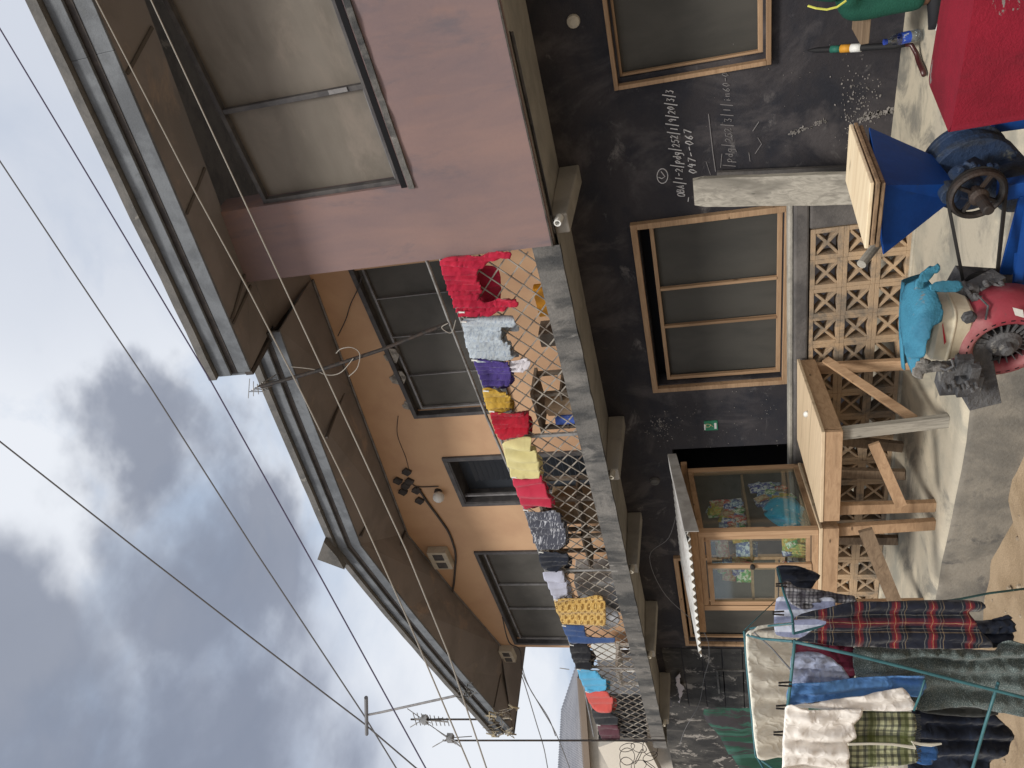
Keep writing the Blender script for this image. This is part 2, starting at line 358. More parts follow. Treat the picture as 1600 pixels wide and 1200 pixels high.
M_red = mat('worn_red_paint', (.22,.007,.022), .85, (.16,.005,.016), 3, stain=(.20,.18,.17), st_sc=4.4, st_amt=(.635,.645), fine=.28, fsc=160, bump=.5, bsc=30, loc=(3.3,1.2,.4), col3=(.07,.012,.018), c3=(1.8,(.5,.72)))
M_shroud = mat('dusty_red_shroud', (.24,.03,.045), .7, (.33,.14,.145), 5, stain=(.10,.05,.05), st_sc=8, st_amt=(.6,.7), fine=.15, spec=.4)
M_cream = mat('cream_tank_paint', (.66,.60,.47), .4, (.52,.46,.34), 5, stain=(.22,.18,.13), st_sc=9, st_amt=(.64,.7), fine=.08, spec=.5)
M_engine = mat('grimy_engine_metal', (.11,.11,.115), .6, (.05,.05,.055), 10, stain=(.26,.25,.23), st_sc=14, st_amt=(.6,.68), metal=.2, fine=.3, bump=.6, bsc=40)
M_belt = mat('black_rubber', (.015,.014,.014), .7, fine=.1)
M_teal = mat('turquoise_coated_wire', (.035,.13,.15), .5, (.02,.09,.11), 20, fine=.1, spec=.5)
M_zinc = mat('zinc_sheet', (.48,.48,.47), .5, (.34,.33,.32), 6, stain=(.22,.17,.12), st_sc=9, st_amt=(.62,.7), metal=.25, fine=.12)
M_white = mat('white_plastic', (.70,.70,.68), .5, fine=.05)
M_cream2 = mat('cream_meter_case', (.52,.48,.40), .6, (.42,.38,.31), 8, fine=.1)
M_chalk = mat('chalk', (.62,.61,.62), 1, fine=.2, fsc=300)
M_chalkf = mat('faint_chalk', (.22,.21,.215), 1, fine=.3, fsc=200)
M_stained = mat('mildewed_block_wall', (.055,.054,.054), .95, (.03,.03,.032), 2.4, stain=(.30,.28,.26), st_sc=3.4, st_amt=(.55,.62), fine=.25, bump=.5, col3=(.10,.095,.09), c3=(1.4,(.5,.66)))
def glass(name, tint=(.9,.95,.95), a=.12):
    t = NT(name); tr = t.n('ShaderNodeBsdfTransparent', {0: tint}); gl = t.n('ShaderNodeBsdfGlossy', {'Color': (.9,.9,.9), 'Roughness': .05})
    lw = t.n('ShaderNodeLayerWeight', {'Blend': .35}).outputs['Fresnel']
    f = t.math('ADD', t.math('MULTIPLY', lw, .22), a*.25, True)
    t.n('ShaderNodeOutputMaterial', {0: t.n('ShaderNodeMixShader', {0: f, 1: tr, 2: gl})}); return t.m
M_glass = glass('cabinet_glass')
M_plastic = glass('clear_plastic', (.75,.82,.88), .5)

# ================================================================ GROUND
def fnoise(x, y, s, k=0.): return noise.noise(Vector((x*s, y*s, k)))
g = MB()
NX, NY = 150, 110
def gfn(u, v):
    x = -22 + 30*u; y = -6 + 9.4*v
    e = edge_y(x)
    h = -.36 + .035*fnoise(x, y, 1.3) + .02*fnoise(x, y, 6, 3)
    near = max(0, 1-(e-y)/.5) if y < e else 1
    h += near*.06*(fnoise(x, 0, 2.7, 8)+.3)
    return Vector((x, y, h))
EDGE = [(-24, 2.6), (-12, 2.75), (-8, 2.98), (-5.9, 3.2), (-5.26, 3.285), (-5.0, 3.31), (-4.6, 3.34), (-4.2, 3.37), (-3.9, 3.41), (-3.5, 3.5), (-2.3, 3.56), (0, 3.65), (8, 3.8)]
def edge_y(x):
    for (a, b), (c_, d) in zip(EDGE, EDGE[1:]):
        if a <= x <= c_: return b+(d-b)*(x-a)/(c_-a)
    return 3.
g.grid(gfn, NX, NY)
o = g.build('dirt_ground', M_dirt, smooth=True); tag(o, kind='structure')
o = MB().box(-150, 150, -120, 160, -.62, -.6).build('far_ground', mat('road_dust', (.17,.14,.11), 1, (.12,.10,.085), .6)); tag(o, kind='structure')
# loose stones and litter in the dirt
g = MB(); random.seed(3)
for i in range(420):
    x = random.uniform(-8, -2); y = random.uniform(.6, edge_y(x)-.02); s_ = random.uniform(.006, .022); c0 = gfn((x+22)/30, (y+6)/9.4)
    g.lathe((x, y, c0.z), (random.uniform(-.3,.3), random.uniform(-.3,.3), 1), [(0, s_), (s_*.6, s_*.8), (s_*.9, s_*.2)], 6)
o = g.build('gravel', mat('pebble', (.33,.27,.2), 1, (.2,.16,.12), 9)); tag(o, kind='stuff', label='loose pebbles and grit scattered over the dirt', cat='gravel')

# veranda slab with a wavering worn edge
g = MB(); n = 90; vs = []
for i in range(n+1):
    x = -13+21*i/n; e = edge_y(x) + .018*fnoise(x, 0, 3.1) + .008*fnoise(x, 0, 11)
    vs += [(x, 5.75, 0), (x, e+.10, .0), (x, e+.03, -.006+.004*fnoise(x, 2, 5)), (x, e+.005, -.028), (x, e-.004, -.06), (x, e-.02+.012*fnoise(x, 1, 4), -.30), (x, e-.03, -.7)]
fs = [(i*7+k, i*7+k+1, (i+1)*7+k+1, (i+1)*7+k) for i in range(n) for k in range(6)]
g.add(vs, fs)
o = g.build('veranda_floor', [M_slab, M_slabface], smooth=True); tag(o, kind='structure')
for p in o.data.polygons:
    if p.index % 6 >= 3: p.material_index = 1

# ================================================================ HOUSE
YF, YW, ZS = 4.88, 5.73, 2.54
H = thing('apartment_house', (-5, YW, 0), 'two storey house, peach and faded pink upstairs, charcoal downstairs, under a gable roof', 'house')
def panel(xs_top, holes, y0, th, zb):
    """wall in the XZ plane from zb to a top profile [(x, z)...], with rectangular holes (x0,x1,z0,z1)"""
    mb = MB()
    xs = sorted(set([p[0] for p in xs_top] + [h[0] for h in holes] + [h[1] for h in holes])); x_lo, x_hi = xs_top[0][0], xs_top[-1][0]
    xs = [x for x in xs if x_lo <= x <= x_hi]
    def top(x):
        for (a, b), (c_, d) in zip(xs_top, xs_top[1:]):
            if a <= x <= c_: return b+(d-b)*(x-a)/(c_-a)
    zs0 = sorted(set([zb] + [h[2] for h in holes] + [h[3] for h in holes]))
    for xa, xb in zip(xs, xs[1:]):
        zl = zs0 + [None]
        for za, zb_ in zip(zl, zl[1:]):
            mx = (xa+xb)/2
            ta, tb = (top(xa), top(xb)) if zb_ is None else (zb_, zb_)
            mz = (za+min(ta, tb))/2
            if any(h[0] < mx < h[1] and h[2] < mz < h[3] for h in holes): continue
            if zb_ is not None and min(top(xa), top(xb)) < zb_-1e-6: ta = tb = zb_
            mb.hexa([(xa,y0,za),(xb,y0,za),(xb,y0+th,za),(xa,y0+th,za),(xa,y0,ta),(xb,y0,tb),(xb,y0+th,tb),(xa,y0+th,ta)])
    return mb
# ground floor wall
GW = [(-10.7, -8.62, .75, 2.02), (-7.45, -6.43, 0, 1.907), (-5.42, -3.54, .76, 1.96), (-2.22, .1, .92, 1.95), (-12.38, -11.6, 1.1, 1.62)]
panel([(-13, ZS), (6, ZS)], GW, YW, .2, -.02).build('ground_floor_wall', M_gwall, H)
# dark rooms behind the openings
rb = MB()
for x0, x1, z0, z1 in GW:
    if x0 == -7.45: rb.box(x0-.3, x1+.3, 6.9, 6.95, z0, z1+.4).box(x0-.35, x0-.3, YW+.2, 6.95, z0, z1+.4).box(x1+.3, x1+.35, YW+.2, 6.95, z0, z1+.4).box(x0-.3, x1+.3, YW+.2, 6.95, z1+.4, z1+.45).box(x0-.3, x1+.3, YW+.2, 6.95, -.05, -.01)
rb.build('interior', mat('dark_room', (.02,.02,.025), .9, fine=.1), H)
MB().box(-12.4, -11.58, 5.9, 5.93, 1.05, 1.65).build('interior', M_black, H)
MB().box(-11.62, -11.6, 5.70, 5.9, 1.1, 1.63).box(-12.4, -11.6, 5.70, 5.9, 1.62, 1.65).build('vent_frame', M_kerb, H)

# floor slab, kerb, soffit, drip edge
MB().box(-12.6, 6, YF+.05, 9, ZS, 2.62).build('floor_slab', M_soffit, H)
k = MB()
NK = 120
def kfn(x, z): return .006*fnoise(x, z, 5)+.004*fnoise(x, z, 17, 2)
for i in range(NK):
    xa = -12.62+(9.55)*i/NK; xb = -12.62+9.55*(i+1)/NK
    za, zb_ = 2.50+.008*fnoise(xa, 0, 4)+.004*fnoise(xa, 0, 13), 2.50+.008*fnoise(xb, 0, 4)+.004*fnoise(xb, 0, 13)
    ta, tb = 2.712+.004*fnoise(xa, 3, 6), 2.712+.004*fnoise(xb, 3, 6)
    k.add([(xa,YF+kfn(xa,1),za),(xb,YF+kfn(xb,1),zb_),(xb,YF+kfn(xb,2)+.003,tb),(xa,YF+kfn(xa,2)+.003,ta),(xa,YF+.12,ta),(xb,YF+.12,tb),(xa,YF+.05,za+.0),(xb,YF+.05,zb_)],
          [(0,1,2,3),(3,2,5,4),(0,6,7,1)])
k.build('balcony_kerb', M_kerb, H)
MB().box(-12.62, -12.5, YF+.06, 9, 2.50, 2.71).build('balcony_kerb', M_kerb, H)
k = MB()
for i in range(NK):
    xa = -12.5+(11)*i/NK; xb = -12.5+11*(i+1)/NK; q = lambda x: .075+.035*fnoise(x, 1, 3)+.02*fnoise(x, 5, 12)
    fade = lambda x: max(0., min(1., (-1.9-x)/2.2))
    k.add([(xa,YF+.052,ZS-.03),(xb,YF+.052,ZS-.03),(xb,YF+.055+q(xb)*fade(xb),ZS-.012),(xa,YF+.055+q(xa)*fade(xa),ZS-.012),(xb,YF+.08+q(xb)*fade(xb),ZS+.002),(xa,YF+.08+q(xa)*fade(xa),ZS+.002)], [(0,1,2,3),(3,2,4,5)])
k.build('drip_edge', M_lip, H)
# cantilever brackets under the slab
for bx in (-2.86, -5.84, -7.55, -9.6, -11.75):
    w = .17
    b = MB().hexa([(bx-w,YF+.09,2.41),(bx,YF+.09,2.41),(bx,YW,2.37),(bx-w,YW,2.37),(bx-w,YF+.09,ZS),(bx,YF+.09,ZS),(bx,YW,ZS),(bx-w,YW,ZS)])
    b.build('bracket', M_soffit, H, bevel=.012)
    c_ = MB().lathe((bx-.03, YF+.10, 2.47), (0,-1,.12), [(0,.03),(.05,.032),(.09,.028),(.09,.02),(.02,.018)], 12)
    c_.build('drain_spout', M_white if bx == -2.86 else M_cream2, H, smooth=False)

# upper wing wall (pink) and recessed balcony wall (peach)
wtop = lambda x: 5.222+.163*(-3.07-x)
WH = [(-2.40, 1.2, 3.575, 4.735)]
panel([(-3.07, wtop(-3.07)+.05), (6, wtop(6)+.05)], WH, YF, .22, ZS+.006).build('wing_wall', M_pink, H)
MB().box(-3.07, -2.86, YF+.221, YW, 2.62, 5.25).build('wing_wall', M_peach, H)
MB().beam((-3.075, YF-.004, 2.55), (2, YF-.004, 2.55), .012, .012).build('mortar_line', M_lip, H)
PW = [(-5.62, -3.62, 3.6, 4.70), (-7.24, -6.42, 2.62, 4.58), (-10.84, -8.36, 3.6, 4.70)]
panel([(-11.0, 5.02), (-9.19, 5.42), (-7.9, 5.66), (-3.0, 5.20)], PW, YW, .2, 2.62).build('balcony_wall', M_peach, H)
MB().box(-11.0, -10.8, YW+.2, 9, 2.62, 4.9).build('balcony_wall', M_peach, H)

# roof: gable verge, soffits, double fascia and sheet edge
def roof_part(verge, inner, y_v, y_in, back, name, fh=.26):
    s = MB()
    for (xa, za), (xb, zb_), (ia, ja), (ib, jb) in zip(verge, verge[1:], inner, inner[1:]):
        s.add([(xa, y_v, za), (xb, y_v, zb_), (ib, y_in, jb), (ia, y_in, ja)], [(0,1,2,3)])
    s.build('soffit', M_ceil, H, solid=.012)
    for k2, (dy, z0, z1, mt2) in enumerate(((0.0, -.012, fh*.46, M_fascia), (-.035, fh*.56, fh*.98, M_fascia), (-.005, fh*.40, fh*.62, M_dtrim))):
        f = MB()
        for (xa, za), (xb, zb_) in zip(verge, verge[1:]):
            f.hexa([(xa,y_v-.025+dy,za+z0),(xb,y_v-.025+dy,zb_+z0),(xb,y_v+dy,zb_+z0),(xa,y_v+dy,za+z0),(xa,y_v-.025+dy,za+z1),(xb,y_v-.025+dy,zb_+z1),(xb,y_v+dy,zb_+z1),(xa,y_v+dy,za+z1)])
        f.build('fascia_board' if k2 < 2 else 'fascia_trim', mt2, H, bevel=.004 if k2 < 2 else 0)
    r = MB(); y0 = y_v-.10
    for (xa, za), (xb, zb_) in zip(verge, verge[1:]):
        N = max(2, int(abs(xb-xa)/.25))
        for i in range(N):
            a, b = xa+(xb-xa)*i/N, xa+(xb-xa)*(i+1)/N; pa, pb = za+(zb_-za)*i/N+fh, za+(zb_-za)*(i+1)/N+fh
            oy = [.012*fnoise(q, 0, 6) for q in (a, b)]
            r.hexa([(a,y0+oy[0],pa),(b,y0+oy[1],pb),(b,back,pb),(a,back,pa),(a,y0+oy[0],pa+.075),(b,y0+oy[1],pb+.075),(b,back,pb+.075),(a,back,pa+.075)])
    return r.build(name, M_roof, H)
wv = lambda x: 5.286+.151*(-3.64-x)
roof_part([(-3.66, wv(-3.66)), (-1.0, wv(-1.0)), (6, wv(6))], [(-3.66, wtop(-3.66)+.01), (-1.0, wtop(-1.0)), (6, wtop(6))], 4.42, YF+.03, 6.5, 'wing_roof', .29)
# wing verge end return
MB().add([(-3.66,4.42,wv(-3.66)),(-3.08,YF,5.225),(-3.12,5.0,5.235),(-3.62,5.0,5.29)], [(0,1,2,3)]).build('soffit', M_ceil, H, solid=.012)
MB().box(-3.70, -3.66, 4.40, 5.3, 5.27, 5.34).build('fascia_trim', M_dtrim, H)
MB().box(-3.69, -3.665, 4.40, 5.3, 5.34, 5.56).build('fascia_board', M_fascia, H)
V = [aY(425, 480, 4.87), aY(438, 500, 4.87), aY(480, 635, 4.87), aY(563, 850, 4.87), aY(640, 950, 4.87), aY(720, 1048, 4.87), aY(802, 1143, 4.87)]
V = [(p.x, p.z) for p in V]; V[0] = (-3.60, V[2][1]-.157*abs(V[2][0]+3.60)); V.pop(1)
I = [(-3.66, 5.178), (-5.2, 5.335), (-7.9, 5.598), (-9.19, 5.373), (-11.0, 5.0), (-12.2, 4.93)]
MB().add([(-3.66,4.99,5.292),(-3.0,4.99,5.215),(-2.9,YW+.02,5.11),(-3.66,YW+.02,5.178)], [(0,1,2,3)]).build('soffit', M_ceil, H, solid=.012)
roof_part(V, I, 4.87, YW+.02, 9, 'main_roof', .27)
MB().add([(V[-1][0], 4.87, V[-1][1]), (-12.2, YW, 4.93), (-12.2, 9.2, 4.95), (-11.0, 9.2, 5.0), (-11.0, YW, 5.0)], [(0,1,2,3,4)]).build('soffit', M_ceil, H, solid=.012)
MB().box(V[-1][0]-.03, V[-1][0], 4.84, 9.2, V[-1][1]-.02, V[-1][1]+.1).build('fascia_trim', M_dtrim, H)
# ridge cap at the gable peak
px, pz = V[2]
MB().prism([(px-.28, 4.70, pz+.27), (px, 4.66, pz+.50), (px+.30, 4.70, pz+.30), (px, 4.70, pz+.26)], (0, 4, 0)).build('ridge_cap', M_roof, H)
# battens over the soffit joints
bt = MB()
for a, b in (((540,600),(508,684)), ((592,760),(562,838)), ((632,830),(600,905)), ((680,905),(655,1000)), ((735,965),(710,1040)), ((785,1030),(770,1105))):
    bt.beam(aY(*b, 4.885)+Vector((0,0,-.014)), aY(*a, YW-.02)+Vector((0,0,-.014)), .02, .03)
for x in (-1.05, -2.05, -3.02):
    bt.beam((x-.1, 4.43, wv(x-.1)-.012), (x+.03, YF-.01, wtop(x+.03)-.012), .022, .02)
bt.beam((-3.16, 4.43, wv(-3.16)-.012), (-3.12, YF+.02, 5.218), .022, .02)
bt.split('soffit_batten', mat('joint_strip', (.10,.088,.08), .9, fine=.1), H)
bt = MB(); pts = [(x, YW-.012, z-.025) for x, z in I[0:5]]
bt.tube(pts, .012, 6); bt.build('ceiling_bead', M_framel, H)

# windows
def rect_frame(x0, x1, z0, z1, y, w, d, bars=(), bw=.02, hb=()):
    f = MB(); f.box(x0, x1, y, y+d, z1-w, z1).box(x0, x1, y, y+d, z0, z0+w).box(x0, x0+w, y, y+d, z0+w, z1-w).box(x1-w, x1, y, y+d, z0+w, z1-w)
    for b in bars: f.box(b-bw/2, b+bw/2, y+.004, y+d-.004, z0+w, z1-w)
    for b in hb: f.box(x0+w, x1-w, y+.006, y+d-.006, b-bw/2, b+bw/2)
    return f
# pink wing window
wf = rect_frame(-2.40, 1.2, 3.575, 4.735, YF+.03, .035, .05, (-1.66,-.55), .035).build('window', M_frame, H, bevel=.003)
MB().box(-2.37, 1.17, YF+.10, YF+.106, 3.6, 4.71).build('netting', M_net, wf)
MB().box(-2.37, -1.68, YF+.055, YF+.075, 3.61, 3.625).box(-1.67, -1.64, YF+.026, YF+.03, 3.72, 3.86).build('slider_rail', M_framel, wf)
sl = MB()
for i in range(40):
    xa, xb = -2.43+3.7*i/40, -2.43+3.7*(i+1)/40; q = lambda x: .018+.014*fnoise(x, 0, 7)
    sl.hexa([(xa,YF-q(xa),3.47),(xb,YF-q(xb),3.47),(xb,YF+.02,3.47),(xa,YF+.02,3.47),(xa,YF-q(xa),3.515),(xb,YF-q(xb),3.515),(xb,YF+.03,3.53),(xa,YF+.03,3.53)])
sl.build('window_sill', M_kerb, wf)
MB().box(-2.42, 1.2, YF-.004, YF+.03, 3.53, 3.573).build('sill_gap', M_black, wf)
# peach wall windows
wf = rect_frame(-5.66, -3.3, 3.56, 4.74, YW-.03, .05, .08, (), .018).build('window', M_frame, H, bevel=.004)
rect_frame(-5.56, -3.6, 3.62, 4.63, YW+.02, .022, .03, (-5.05,-4.5,-4.0), .010).build('sash', M_framel, wf)
MB().box(-5.6, -3.6, YW+.06, YW+.065, 3.6, 4.7).build('netting', M_netd, wf)
ch = MB()
for i, (a, b, s_) in enumerate(((555, 612, .055), (590, 622, .06), (633, 636, .035))):
    p = aY(b, a, YW-.002); c0 = p
    ch.prism([c0+Vector((dx*s_*2.2, 0, dz*s_*1.8)) for dx, dz in ((-.9,-.2),(-.5,.8),(.1,.9),(.4,.3),(.9,.1),(.7,-.7),(0,-.9))], (0,-.01,0))
ch.split('chipped_plaster', mat('bare_render', (.34,.32,.29), 1, (.13,.12,.11), 14, fine=.3, bump=.8), H)
wf = rect_frame(-10.88, -8.32, 3.56, 4.74, YW-.03, .05, .08, (), .018).build('window', M_frame, H, bevel=.004)
rect_frame(-10.78, -8.42, 3.62, 4.63, YW+.02, .022, .03, (-9.88,-9.22), .020).build('sash', M_framel, wf)
MB().box(-10.8, -8.4, YW+.06, YW+.065, 3.6, 4.7).build('netting', M_netd, wf)
# balcony door with louvred metal leaf
df = MB().box(-7.30, -7.24, YW-.03, YW+.06, 2.62, 4.62).box(-6.42, -6.36, YW-.03, YW+.06, 2.62, 4.62).box(-7.24, -6.42, YW-.03, YW+.06, 4.56, 4.62).build('door', M_frame, H, bevel=.004)
MB().box(-7.24, -7.225, YW-.02, YW+.2, 2.62, 4.56).box(-6.435, -6.42, YW-.02, YW+.2, 2.62, 4.56).box(-7.22, -6.44, YW-.02, YW+.2, 4.545, 4.56).split('dark_reveal', M_frame, df)  # lining added in dark colour so the door opening reads as deep shade
lv = MB()
for i in range(26): lv.beam((-7.0, YW+.15, 2.66+i*.068), (-6.43, YW+.15, 2.66+i*.068), .012, .058, side=(0,1,.5))
lv.box(-7.24, -6.42, YW+.2, YW+.21, 2.62, 4.56); lv.build('louvre_leaf', mat('dark_louvre', (.045,.052,.065), .5, fine=.1), df)
MB().box(-7.16, -7.13, YW+.02, YW+.05, 2.62, 4.56).build('metal_post', M_framel, df)

# ground floor timber windows
def timber_window(x0, x1, z0, z1, bars, top_gap, in_l, in_r, w=.055):
    fr = rect_frame(x0, x1, z0, z1, YW-.05, w, .12).build('window', M_wx, H, bevel=.004)
    rv = MB().box(x0+w, x1-w, YW+.071, YW+.13, z0+w, z0+w+.02); rv.build('sill', M_wx, fr)
    a, b, c_, d = x0+in_l, x1-in_r, z0+w+.01, z1-w-top_gap
    sh = MB().box(a, b, YW+.03, YW+.065, d-.035, d).box(a, b, YW+.03, YW+.065, c_, c_+.04)
    sh.split('sash_rail', M_wx, fr, bevel=.003)
    sv = MB().box(a, a+.035, YW+.03, YW+.065, c_+.04, d-.035).box(b-.03, b, YW+.03, YW+.065, c_+.04, d-.035)
    for q in bars: sv.box(q-.014, q+.014, YW+.025, YW+.06, c_+.04, d-.035)
    sv.split('sash_bar', M_wz, fr, bevel=.002)
    MB().box(x0+w*.6, x1-w*.6, YW+.09, YW+.095, z0, d).build('netting', M_netg, fr)
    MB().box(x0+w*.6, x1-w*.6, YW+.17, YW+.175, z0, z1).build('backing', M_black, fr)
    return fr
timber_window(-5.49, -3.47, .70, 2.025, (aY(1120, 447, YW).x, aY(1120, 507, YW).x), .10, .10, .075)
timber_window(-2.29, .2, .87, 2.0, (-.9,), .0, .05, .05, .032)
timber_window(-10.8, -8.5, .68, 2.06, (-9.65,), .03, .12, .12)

# lamp, switches, cables and meters on the peach wall
lp = aY(685, 767, YW)
bm_ = MB().lathe(lp+Vector((0,0,.0)), (0,-1,0), [(0,.05),(.03,.05),(.03,.03)], 16).build('lamp_base', M_dtrim, H)
MB().lathe(lp+Vector((-.01,-.03,-.01)), (0,-1,-.15), [(0,.025),(.015,.055),(.05,.075),(.09,.07),(.12,.045),(.13,.0)], 20, cap=False).build('lamp_globe', M_white, bm_, smooth=True)
sw = MB()
for q in ((636,736),(622,750),(640,751),(634,758),(630,767),(651,765),(656,781)):
    p = aY(q[0], q[1], YW); r1 = .07
    sw.prism([p+Vector((dx*r1, 0, dz*r1)) for dx, dz in ((-1,.1),(-.1,1),(.25,.8),(1,-.1),(.1,-1),(-.3,-.75))], (0,-.03,0))
sw.build('switch_plate', M_dtrim, H)
cb = MB()
def wirepts(q, Yp, mb, r=.006): mb.wire([aY(x, y, Yp) for x, y in q], r, 5)
wirepts([(653,762),(668,785),(685,808),(700,830),(708,850),(712,868),(711,890),(708,920),(700,945)], YW-.02, cb, .016)
wirepts([(640,748),(650,760),(685,760)], YW-.012, cb, .007)
wirepts([(622,650),(621,680),(634,715),(640,740)], YW-.006, cb, .004)
wirepts([(566,430),(560,450),(548,475),(540,500),(528,525)], YW-.04, cb, .006)
wirepts([(785,965),(795,1003),(812,1015),(815,1045)], YW-.15, cb, .010)
cb.split('cable', M_dtrim, H)
for q in ((690,866),(794,1016)):
    p = aY(q[0], q[1], YW); w, h_ = (.20, .14) if q[0] == 690 else (.18, .11)
    mbx = MB().box(p.x-w, p.x+w, YW-.12, YW-.001, p.z-h_, p.z+h_).build('meter_box', M_cream2, H, bevel=.01)
    MB().box(p.x-w*.8, p.x-w*.15, YW-.126, YW-.12, p.z-h_*.55, p.z+h_*.45).box(p.x+w*.15, p.x+w*.8, YW-.126, YW-.12, p.z-h_*.55, p.z+h_*.45).build('dial', M_frame, mbx)

# balcony railing: rail, posts, wire mesh
RT = 3.485
rl = MB().tube([(-3.05, YF+.06, RT), (-7, YF+.06, RT+.02), (-12.45, YF+.06, RT+.04)], .016, 8).build('balcony_railing', M_metal, H)
for x in (aY(845,680,YF+.05).x, aY(900,890,YF+.05).x, aY(935,1042,YF+.05).x, -12.42):
    MB().box(x-.018, x+.018, YF+.035, YF+.06, 2.70, RT+.02).build('post', M_metal, rl)
ms = MB(); CW, CH = .19, .165; zb0, zt0 = 2.70, RT
nx = int(9.4/CW)+1
for dirn in (1, -1):
    for k in range(-8, nx+8):
        xs = -3.06-CW*k; span = (zt0-zb0)/CH*CW; pts = []
        N = 12
        for j in range(N+1):
            z = zb0+(zt0-zb0)*j/N; x = xs - dirn*span*(j/N) + (0 if dirn == 1 else -span*.0)
            wob = .008*fnoise(x, z, 3)
            pts.append((x, YF+.05+wob+dirn*.004, z+.008*fnoise(x, z, 2, 4)))
        pts = [p for p in pts if -12.45 < p[0] < -3.06]
        if len(pts) > 1: ms.tube(pts, .0066, 4, cap=False)
ms.build('wire_mesh', mat('galvanised_wire', (.40,.37,.33), .5, (.16,.13,.11), 5, metal=.2, fine=.1), rl)
# hanging pipe held outside the railing
pp = MB().tube([aY(x, y, 5.02) for x, y in ((655,385),(668,410),(700,497),(760,650),(824,800),(865,915),(900,1010),(928,1150))], .015, 8).build('drying_pipe', M_metal, H, smooth=True)
st_ = MB()
for q in ((783,684,790,660),(895,895,880,893),(889,1046,893,1044)):
    st_.tube([aY(q[0], q[1], YF+.05), aY(q[2]-18, q[3], 5.02)], .007, 6)
st_.build('bracket_rod', M_metal, pp)

# ---------------------------------------------------------------- screen block balustrade on the veranda
BA = Vector((-3.29, 4.85, 0)); BD = Vector((-2.96, -.48, 0)).normalized(); BN = Vector((BD.y, -BD.x, 0))
if BN.y > 0: BN = -BN            # towards the street
BW = thing('screen_block_wall', (-5.3, 4.55, 0), 'clay breeze block balustrade with a dark cement top rail, standing under the timber window', 'balustrade')
def bp(s, z, d): return BA + BD*s + Vector((0,0,z)) - BN*d       # s along to the left, d depth behind the face
def bbox(mb, s0, s1, z0, z1, d0, d1):
    return mb.hexa([bp(s0,z0,d0),bp(s1,z0,d0),bp(s1,z0,d1),bp(s0,z0,d1),bp(s0,z1,d0),bp(s1,z1,d0),bp(s1,z1,d1),bp(s0,z1,d1)])
sb = MB(); P = .2415; HZ = .226
for col in range(17):
    for row in range(3):
        s0 = -.10+col*P; z0 = .01+row*HZ+.001*col; b = .030+.006*random.random(); D1 = .11
        if 9 < col < 10: continue
        e = .0004
        bbox(sb, s0+e, s0+P-e, z0+e, z0+b, 0, D1); bbox(sb, s0+e, s0+P-e, z0+HZ-b, z0+HZ-e, 0, D1)
        bbox(sb, s0+e, s0+b, z0+b, z0+HZ-b, 0, D1); bbox(sb, s0+P-b, s0+P-e, z0+b, z0+HZ-b, 0, D1)
        cs, cz = s0+P/2+random.uniform(-.004,.004), z0+HZ/2+random.uniform(-.004,.004)
        for q, (ss, zz) in enumerate(((s0+b, z0+b), (s0+P-b, z0+b), (s0+b, z0+HZ-b), (s0+P-b, z0+HZ-b))):
            if random.random() < .03: continue
            sb.beam(bp(ss, zz, .05+.001*q), bp(cs, cz, .05+.001*q), .085, .021, side=BN)
sb.build('screen_block', M_clay, BW, bevel=.003)
bbox(MB(), -.36, 4.1, .70, .80, -.015, .125).build('top_rail', M_plaster, BW, bevel=.015)
bbox(MB(), -.33, 4.1, .802, .835, .03, .15).build('ledge', M_ledge, BW, bevel=.01)
pl_ = MB(); bbox(pl_, -.36, -.105, -.02, .699, -.01, .12); pl_.build('end_pillar', M_plaster, BW, bevel=.02)
pl_ = MB(); bbox(pl_, 4.02, 4.3, -.02, .699, .0, .12); pl_.build('end_pillar', M_plaster, BW, bevel=.02)
bbox(MB(), -.3, 4.0, -.01, .02, -.035, .11).build('foot_plaster', M_slab, BW, bevel=.008)

# ---------------------------------------------------------------- plank, sticker, chalk
pk = thing('weathered_plank', (-2.99, 5.1, 0), 'tall grey weathered plank leaning upright on the end of the breeze block balustrade', 'plank')
a0, a1 = aY(1083, 302, 4.98), aY(1335, 302, 4.90)
a1.z = .0; a1 = Vector((aY(1335,300,4.80).x, 4.72, .36))
pkA = aY(1084, 302, 5.02); pkB = aY(1345, 296, 4.70)
mb = MB(); dv = (pkB-pkA); 
NP = 14
for i in range(NP):
    q0, q1 = i/NP, (i+1)/NP; w0 = .115+.006*fnoise(q0*3, 1, 2); w1 = .115+.006*fnoise(q1*3, 1, 2)
    if i == 0: w0 *= .86
    c0, c1 = pkA+dv*q0, pkA+dv*q1
    mb.hexa([c0+Vector((-w0,0,0)), c0+Vector((w0,0,0)), c0+Vector((w0,.04,0)), c0+Vector((-w0,.04,0)), c1+Vector((-w1,0,0)), c1+Vector((w1,0,0)), c1+Vector((w1,.04,0)), c1+Vector((-w1,.04,0))])
pkB2 = Vector((pkB.x, pkB.y-.02, 0.0)); 
mb.hexa([pkB+Vector((-.115,0,0)), pkB+Vector((.115,0,0)), pkB+Vector((.115,.04,0)), pkB+Vector((-.115,.04,0)), pkB2+Vector((-.115,0,0)), pkB2+Vector((.115,0,0)), pkB2+Vector((.115,.04,0)), pkB2+Vector((-.115,.04,0))])
mb.build('board', M_wold, pk)
MB().beam(aY(1120,277,5.68), aY(1330,268,5.66), .10, .03, side=(1,0,0)).build('dark_batten', M_plaster, pk)

